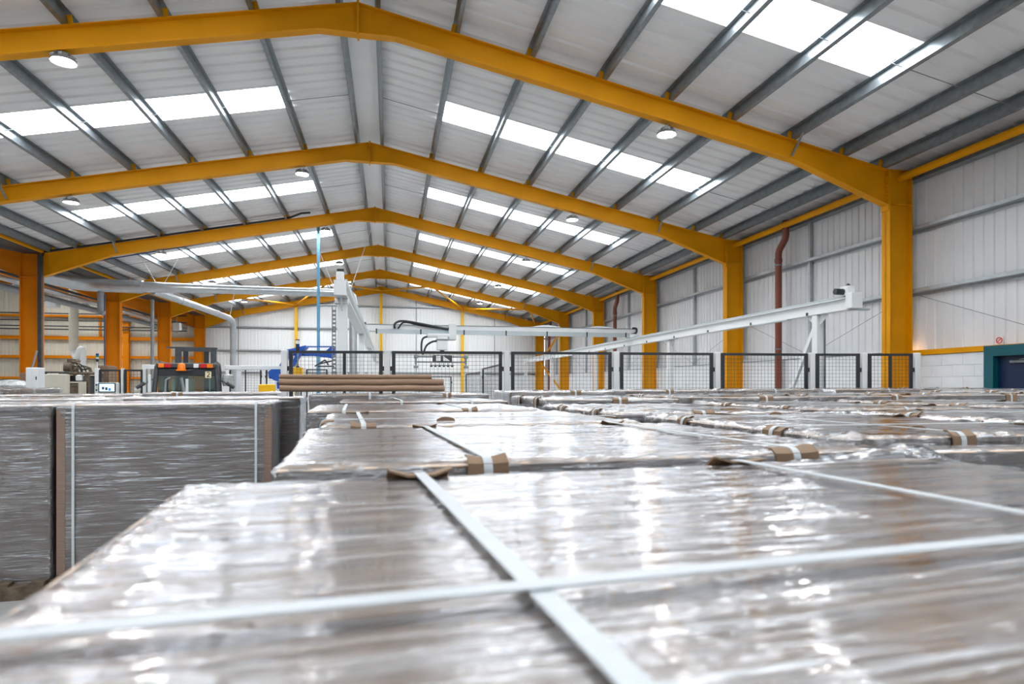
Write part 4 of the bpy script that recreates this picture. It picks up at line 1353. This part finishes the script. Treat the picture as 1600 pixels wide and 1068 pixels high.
# ------------------------------------------------------------------ further fences
fence_run([(at(728, 0, 24).x, 24.0), (at(752, 0, 20).x, 20.0), (at(757, 0, 16).x - 0.02, 16.2), (at(785, 0, 12.5).x, 12.5)], 2.2, 'in the receding row behind the main fence', (), 0.09, 0.1, 0.0016)
fence_run([(at(600, 0, 24.2).x, 24.2), (at(708, 0, 24.2).x, 24.2)], 2.1, 'across the far end of the cell', ((0, (0.5,)),), 0.08, 0.08, 0.002)
fence_run([(at(355, 0, 20).x, 20.0), (at(412, 0, 20).x, 20.0), (at(440, 0, 20).x, 20.0), (at(475, 0, 20).x, 20.0), (at(515, 0, 20).x, 20.0)], 2.25, 'beyond the forklift', ((0, (0.5,)),), 0.08, 0.08, 0.0022)
for q, (xa, xb, Y, py) in enumerate(((223, 246, 15.5, 573), (352, 441, 15.5, 574))):
    a, b2 = at(xa, py, Y), at(xb, py, Y)
    t = thing('white_beam', 'white horizontal machine beam %s the forklift' % ('left of' if q == 0 else 'right of'), 'beam', ((a.x + b2.x) / 2, Y, 0))
    MB().bbox(a.x, b2.x, Y - 0.06, Y + 0.06, a.z - 0.05, a.z + 0.05, 0.008).build('beam_tube', M_MACH, t)
    for xx in ([a.x + 0.05] if q == 0 else [a.x + 0.3, b2.x - 0.1]):
        MB().bbox(xx - 0.05, xx + 0.05, Y - 0.05, Y + 0.05, 0, a.z - 0.05, 0.006).build('beam_leg', M_MACH, t)
a, b2 = at(405, 600, 17.5), at(437, 600, 17.5)
o = MB().bbox(a.x, b2.x, 17.4, 17.9, 0.0, a.z, 0.02).build('yellow_conveyor', M_MYEL)
tag(o, 'low yellow conveyor end beside the blue robot base', 'conveyor')

# ------------------------------------------------------------------ machines at the left
YM = 13.6
t = thing('operator_panel', 'white operator panel with lit blue screen on black framed guard', 'control panel', (at(173, 0, YM).x, YM, 0))
def X_(px, Y=YM):
    return at(px, 600, Y).x
def Z_(px, py, Y=YM):
    return at(px, py, Y).z
for xa, xb in ((149, 155), (190, 193.5), (224, 229.5)):
    MB().bbox(X_(xa), X_(xb), YM - 0.04, YM + 0.04, 0, Z_(xa, 575), 0.006).build('post', M_MACH, t)
for xa, xb in ((155.5, 189), (194.5, 223)):
    b = MB()
    z1, z0 = Z_(xa, 577), 0.2
    b.box(X_(xa), X_(xb), YM - 0.02, YM + 0.02, z1 - 0.035, z1).box(X_(xa), X_(xa) + 0.035, YM - 0.02, YM + 0.02, z0, z1 - 0.035)
    b.box(X_(xb) - 0.035, X_(xb), YM - 0.02, YM + 0.02, z0, z1 - 0.035).box(X_(xa), X_(xb), YM - 0.02, YM + 0.02, z0, z0 + 0.035)
    b.build('guard_frame', M_BLK, t)
    o = wires(X_(xa) + 0.035, X_(xb) - 0.035, z0 + 0.035, z1 - 0.035, 0.06, 0.0018, YM).build('wire_mesh', M_BLK, t, smooth=False)
    o['kind'] = 'stuff'
hm = MB().bbox(X_(154), X_(189), YM - 0.16, YM - 0.05, Z_(170, 617), Z_(170, 597.5), 0.012).build('panel_housing', M_MACH, t)
MB().bbox(X_(160), X_(186.5), YM - 0.18, YM - 0.16, Z_(170, 612.5), Z_(170, 598), 0.004).build('screen_bezel', M_BLK, hm)
MB().box(X_(162), X_(185), YM - 0.186, YM - 0.18, Z_(170, 611), Z_(170, 599.5)).build('screen', M_SCREEN, hm)
MB().box(X_(166), X_(169.5), YM - 0.19, YM - 0.186, Z_(170, 608), Z_(170, 604)).build('screen_icon', M_ICON, hm)
MB().box(X_(171), X_(174.5), YM - 0.19, YM - 0.186, Z_(170, 609), Z_(170, 604.5)).build('screen_icon', M_ICON, hm)
MB().box(X_(176), X_(179.5), YM - 0.19, YM - 0.186, Z_(170, 610), Z_(170, 606)).build('screen_icon', M_ICONB, hm)
for py, m_ in ((601, M_BLK), (604, M_CLR), (609, M_BLK)):
    p = at(157, py, YM)
    MB().cyl((p.x, YM - 0.18, p.z), (p.x, YM - 0.16, p.z), 0.015, 12).build('push_button', m_, hm)
p = at(226, 601, YM)
MB().box(p.x - 0.022, p.x + 0.022, YM - 0.045, YM - 0.04, p.z - 0.02, p.z + 0.02).build('warning_sticker', M_MYEL, t)
p = at(216, 608, YM)
MB().bbox(p.x - 0.06, p.x + 0.06, YM - 0.06, YM - 0.02, p.z - 0.02, p.z + 0.02, 0.005).build('gate_handle', M_CLR, t)
t = thing('signal_column', 'signal lamp column with blue and green lenses above the operator panel', 'signal lamp', (X_(152), YM, Z_(152, 575)))
x = X_(152)
MB().cyl((x, YM, Z_(152, 575)), (x, YM, Z_(152, 564)), 0.01, 8).build('stem', M_MACH, t)
MB().lathe([(0.0, -0.02), (0.022, 0.0), (0.028, 0.03), (0.022, 0.05), (0.0, 0.05)], (x, YM, Z_(152, 564)), 12).build('sounder', M_BLK, t)
for a, b2, m_, nm in ((560.5, 558, M_CLR, 'clear_lens'), (558, 555.5, M_GREEN, 'green_lens'), (555.5, 552, M_SBLUE, 'blue_lens')):
    MB().cyl((x, YM, Z_(152, a)), (x, YM, Z_(152, b2)), 0.025, 12).build(nm, m_, t)

# stacked flat cartons standing behind the panel
YC = 15.7
t = thing('carton_stack', 'upright stack of flat brown cartons behind the operator panel', 'cartons', (at(166, 0, YC).x, YC, 0))
za, xb0 = at(166, 572, YC).z, at(157, 600, YC).x
ww = at(176, 600, YC).x - xb0
for q in range(10):
    x0 = xb0 + ww * q / 10
    MB().bbox(x0 + 0.004, x0 + ww / 10 - 0.003, YC - 0.2, YC + 0.25, 0.9, za + 0.02 * sin(q * 2.1), 0.004).build('carton', M_KRAFT, t)
MB().box(xb0 - 0.05, xb0 + ww + 0.05, YC - 0.25, YC + 0.3, 0.0, 0.9).build('carton_stand', M_GREYP, t)

# glue machine
YG_ = 14.6
t = thing('gluing_machine', 'dusty brown machine with tangled hoses on a dark frame', 'machine', (at(125, 0, YG_).x, YG_, 0))
def gp(px, py, dy=0.0):
    p = at(px, py, YG_)
    return (p.x, YG_ + dy, p.z)
xa, xb = gp(103, 0)[0], gp(150, 0)[0]
zt_, z2 = gp(120, 581)[2], gp(120, 585)[2]
MB().bbox(xa, xb, YG_ - 0.3, YG_ + 0.4, z2, zt_, 0.01).build('top_plate', M_RUST, t)
for x in (xa + 0.03, xb - 0.05):
    for y in (-0.27, 0.35):
        MB().box(x - 0.035, x + 0.035, YG_ + y - 0.035, YG_ + y + 0.035, 0, z2).build('frame_leg', M_RUST, t)
MB().bbox(xa + 0.08, xb - 0.1, YG_ - 0.1, YG_ + 0.3, 0.6, z2 - 0.02, 0.02).build('drum_block', M_DGREY, t)
fp = MB()
x0, x1, zf0, zf1 = gp(109, 0)[0], gp(147, 0)[0], 0.8, gp(120, 596)[2]
fp.box(x0, x1, YG_ - 0.38, YG_ - 0.34, zf1 - 0.03, zf1).box(x0, x0 + 0.13, YG_ - 0.38, YG_ - 0.34, zf0, zf1 - 0.03).box(x1 - 0.13, x1, YG_ - 0.38, YG_ - 0.34, zf0, zf1 - 0.03)
fp.box(x0 + 0.13, x1 - 0.13, YG_ - 0.38, YG_ - 0.34, zf0, zf0 + 0.4)
fp.build('front_panel', M_BEIGP, t)
MB().bbox(x0 + 0.13, x1 - 0.13, YG_ - 0.33, YG_ - 0.12, 1.25, zf1 - 0.05, 0.03).build('glue_drum', M_RUST, t)
pu = MB().cyl(gp(108, 574, -0.15), gp(118, 574, -0.15), 0.10, 14).build('pump', M_RUST, t)
MB().cyl(gp(112, 567, 0.0), gp(112, 561, 0.0), 0.08, 14).build('pump_motor', M_RUST, t)
rnd = random.Random(4)
for q in range(11):
    a = rnd.uniform(100, 122)
    b_ = rnd.uniform(110, 146)
    h0 = rnd.uniform(562, 578)
    pts = [gp(a, 579, rnd.uniform(-0.2, 0.2)), gp(a + 2, h0, rnd.uniform(-0.2, 0.2)), gp((a + b_) / 2, h0 + rnd.uniform(-1, 4), rnd.uniform(-0.2, 0.2)), gp(b_, 575, 0), gp(b_ + 2, 581, 0)]
    sm = []
    for i in range(len(pts) - 1):
        for u in (0, 0.34, 0.67):
            sm.append(tuple(Vector(pts[i]).lerp(Vector(pts[i + 1]), u)))
    MB().tube(sm + [pts[-1]], rnd.uniform(0.011, 0.02), 7).build('hose', M_RUST if q % 3 else M_RUB, t)
MB().bbox(gp(129, 0)[0], gp(139, 0)[0], YG_ - 0.33, YG_ - 0.2, gp(130, 596)[2], gp(130, 585)[2], 0.03).build('white_hopper', M_MACH, t)

# beige cabinet and grey switch box
YK = 13.2
a, b2 = at(62, 584, YK), at(103.5, 584, YK)
t = thing('machine_cabinet', 'plain beige machine cabinet left of the gluing machine', 'cabinet', ((a.x + b2.x) / 2, YK, 0))
MB().bbox(a.x, b2.x, YK, YK + 0.15, 0.05, a.z, 0.012).build('cabinet_body', M_BEIGP, t)
MB().box(a.x + 0.03, b2.x - 0.03, YK + 0.02, YK + 0.13, 0, 0.05).build('plinth', M_DGREY, t)
MB().bbox(a.x, b2.x + 0.02, YK + 0.05, YK + 0.13, a.z + 0.02, a.z + 0.05, 0.005).build('top_shaft', M_DGREY, t)
for xx in (a.x + 0.05, b2.x - 0.05):
    MB().box(xx - 0.02, xx + 0.02, YK + 0.06, YK + 0.12, a.z, a.z + 0.02).build('shaft_bracket', M_DGREY, t)
YE = 12.3
a, b2 = at(45, 574, YE), at(64.5, 607, YE)
t = thing('switch_box', 'pale grey switch box on a dark post at the left', 'switch box', ((a.x + b2.x) / 2, YE, 0))
MB().bbox(a.x, b2.x, YE - 0.1, YE + 0.12, b2.z, a.z, 0.008).build('box_body', M_MACH, t)
MB().bbox(a.x + 0.10, b2.x - 0.006, YE - 0.112, YE - 0.1, b2.z + 0.01, a.z - 0.01, 0.003).build('box_door', M_MACH, t)
MB().bbox(b2.x - 0.03, b2.x - 0.015, YE - 0.125, YE - 0.112, (a.z + b2.z) / 2 - 0.03, (a.z + b2.z) / 2 + 0.03, 0.003).build('lock', M_BLK, t)
MB().box(b2.x - 0.13, b2.x - 0.05, YE - 0.03, YE + 0.05, 0, b2.z).build('post', M_DGREY, t)
MB().cyl((b2.x - 0.09, YE, b2.z - 0.05), (b2.x - 0.09, YE, b2.z), 0.03, 10).build('cable_gland', M_CLR, t)

# open tray of cartons and a blue edge, far left
YT = 11.3
a, b2 = at(-20, 607, YT), at(55, 607, YT)
t = thing('wrapped_carton_pallet', 'low film-wrapped pallet of brown cartons at the left edge', 'pallet', ((a.x + b2.x) / 2, YT, 0))
MB().bbox(a.x, b2.x, YT, YT + 0.8, 0.14, 1.55, 0.01).build('carton_body', M_KRAFT, t)
for q in range(3):
    xx = a.x + (b2.x - a.x) * (0.02 + 0.33 * q)
    MB().bbox(xx, xx + (b2.x - a.x) * 0.31, YT + 0.01, YT + 0.78, 1.55, a.z, 0.008).build('carton', M_KRAFT, t)
MB().box(a.x - 0.01, b2.x + 0.01, YT - 0.005, YT + 0.81, 0.0, 0.14).build('pallet_base', M_BOARD, t)
film_shell(b2.x - a.x + 0.03, 0.82, a.z + 0.01, 20, 16, 14, 77, 0.008).build('stretch_film', M_FILM, t, local=True).location = (a.x - 0.015 - t.location.x, -0.01, 0)
YT2 = 15.5
a, b2 = at(3, 593, YT2), at(34, 593, YT2)
o = MB().lathe([(0.0, -0.9), (0.3, -0.9), (0.32, -0.12), (0.22, -0.02), (0.08, 0.0), (0.0, 0.0)], ((a.x + b2.x) / 2, YT2, a.z + 0.0), 20)
o = o.build('wrapped_bale', M_BAG)
o.location.z = a.z - 0.9
t = thing('machine_table', 'grey machine table under the pale bale at the left edge', 'table', (o.location.x, YT2, 0))
MB().box(o.location.x - 0.5, o.location.x + 0.5, YT2 - 0.4, YT2 + 0.4, a.z - 0.96, a.z - 0.901).build('table_top', M_GREYP, t)
for sx in (-0.45, 0.45):
    for sy in (-0.35, 0.35):
        MB().box(o.location.x + sx - 0.03, o.location.x + sx + 0.03, YT2 + sy - 0.03, YT2 + sy + 0.03, 0, a.z - 0.96).build('leg', M_GREYP, t)
tag(o, 'pale plastic-covered round bale behind the switch box at the left edge', 'bale')
a = at(1, 577, 14.5)
o = MB().bbox(a.x - 0.15, a.x + 0.01, 14.4, 14.45, 0, a.z, 0.01).build('blue_cabinet', M_BLUE)
tag(o, 'blue cabinet edge at the far left of the picture', 'cabinet')
a = at(39, 582, 16.2)
o = MB().bbox(a.x - 0.06, a.x + 0.09, 16.1, 16.3, 0, a.z, 0.008).build('cardboard_column', M_KRAFT)
tag(o, 'narrow brown cardboard bundle beside the third valley column', 'cardboard')

# ------------------------------------------------------------------ services in the neighbouring hall
YD = 32.0
t = thing('air_duct', 'broad cream vertical air duct with curled fan outlet in the left hall', 'duct', (at(115, 0, YD).x, YD, 0))
x = at(115, 0, YD).x
MB().cyl((x, YD, at(115, 547, YD).z), (x, YD, 6.4), 0.19, 18).build('duct_tube', M_BEIGP, t)
MB().tube(curve([(at(115, 547, YD).x, YD, at(115, 547, YD).z), (at(117, 555, YD).x, YD, at(117, 556, YD).z), (at(122, 558, YD).x, YD - 0.1, at(122, 558, YD).z), (at(126, 552, YD).x, YD - 0.2, at(126, 552, YD).z), (at(129, 547, YD).x, YD - 0.2, at(129, 545, YD).z), (at(133, 549, YD).x, YD - 0.2, at(133, 550, YD).z), (at(133, 570, YD).x, YD - 0.2, at(133, 575, YD).z)]), 0.125, 16).build('fan_bend', M_MACH, t)
MB().cyl((at(133, 575, YD).x, YD - 0.2, 0), (at(133, 575, YD).x, YD - 0.2, at(133, 575, YD).z), 0.17, 16).build('filter_body', M_MACH, t)
for q, py in enumerate((488, 499, 508, 513)):
    a = at(0, py, YEND - 0.4)
    o = MB().cyl((-24, YEND - 0.55, a.z), (-12.0, YEND - 0.55, a.z), 0.035, 8).build('conduit', M_DGREY)
    tag(o, 'dark conduit on the cream end wall, %s from the top' % ROWN[q], 'pipe', 'dark conduits on the cream wall')
for q, (dz, r, m_) in enumerate(((0.0, 0.09, M_DUCT), (0.25, 0.05, M_DGREY), (-0.15, 0.12, M_GREYP))):
    a, b2 = at(70, 452, 23.5), at(155, 486, 33)
    x0 = -12.0 - 0.25 * q
    o = MB().tube([(x0, 12.0, 5.15 + dz), (x0, 22.0, 5.15 + dz), (x0, 33.0, 5.15 + dz), (x0, 40.2, 5.15 + dz)], r, 12).build('service_pipe', m_)
    tag(o, 'overhead service pipe under the valley in the left hall, %s' % ('bright one nearest the columns', 'thin dark upper one', 'thick grey lower one')[q], 'pipe')
for q, (px, py, Y) in enumerate(((82, 472, 27.0), (276, 510, 36.0))):
    a = at(px, py, Y)
    t = thing('heater_unit', 'small white box unit on a bracket beside the %s valley column' % ('third' if q == 0 else 'fifth'), 'heater', (a.x, Y, a.z - 0.2))
    MB().bbox(a.x - 0.16, a.x + 0.2, Y - 0.18, Y + 0.2, a.z - 0.2, a.z + 0.2, 0.015).build('unit_case', M_MACH, t)
    MB().box(a.x + 0.02, a.x + 0.18, Y - 0.19, Y - 0.18, a.z - 0.16, a.z + 0.14).build('front_plate', M_CLR, t)
    MB().bar((a.x - 0.16, Y, a.z), (a.x - 0.6, Y, a.z + 0.15), 0.04, 0.04).build('bracket_arm', M_GALV, t)
    MB().cyl((a.x, Y, a.z + 0.2), (a.x, Y, ztop(a.x) + 0.15), 0.012, 6).build('hanger_rod', M_GALV, t)
o = MB().cyl((at(238, 0, 30).x, 30, 0), (at(238, 0, 30).x, 30, 5.55), 0.075, 12).build('grey_post', M_GREYP)
tag(o, 'slim grey vertical pipe between the fourth and fifth valley columns', 'pipe')
o = MB().cyl((at(163.5, 0, 27.5).x, 27.5, 0), (at(163.5, 0, 27.5).x, 27.5, 5.4), 0.028, 10).build('blue_drop_pipe', M_DBLUE)
tag(o, 'thin dark blue drop pipe beside the fourth valley column', 'pipe')
a = at(157, 480, 25.0)
o = MB().tube([(a.x, 25, 5.17), (a.x, 25, a.z - 0.15), (a.x + 0.12, 25, a.z - 0.22)], 0.1, 12).build('drop_elbow', M_GREYP)
tag(o, 'dark grey drop pipe under the extraction duct before the fourth valley column', 'pipe')
o = MB().bar(at(50, 574, 22.0), at(58, 548, 22.3), 0.04, 0.04).build('column_strut', M_GREYP)
tag(o, 'grey diagonal strut at the foot of the third valley column', 'strut')
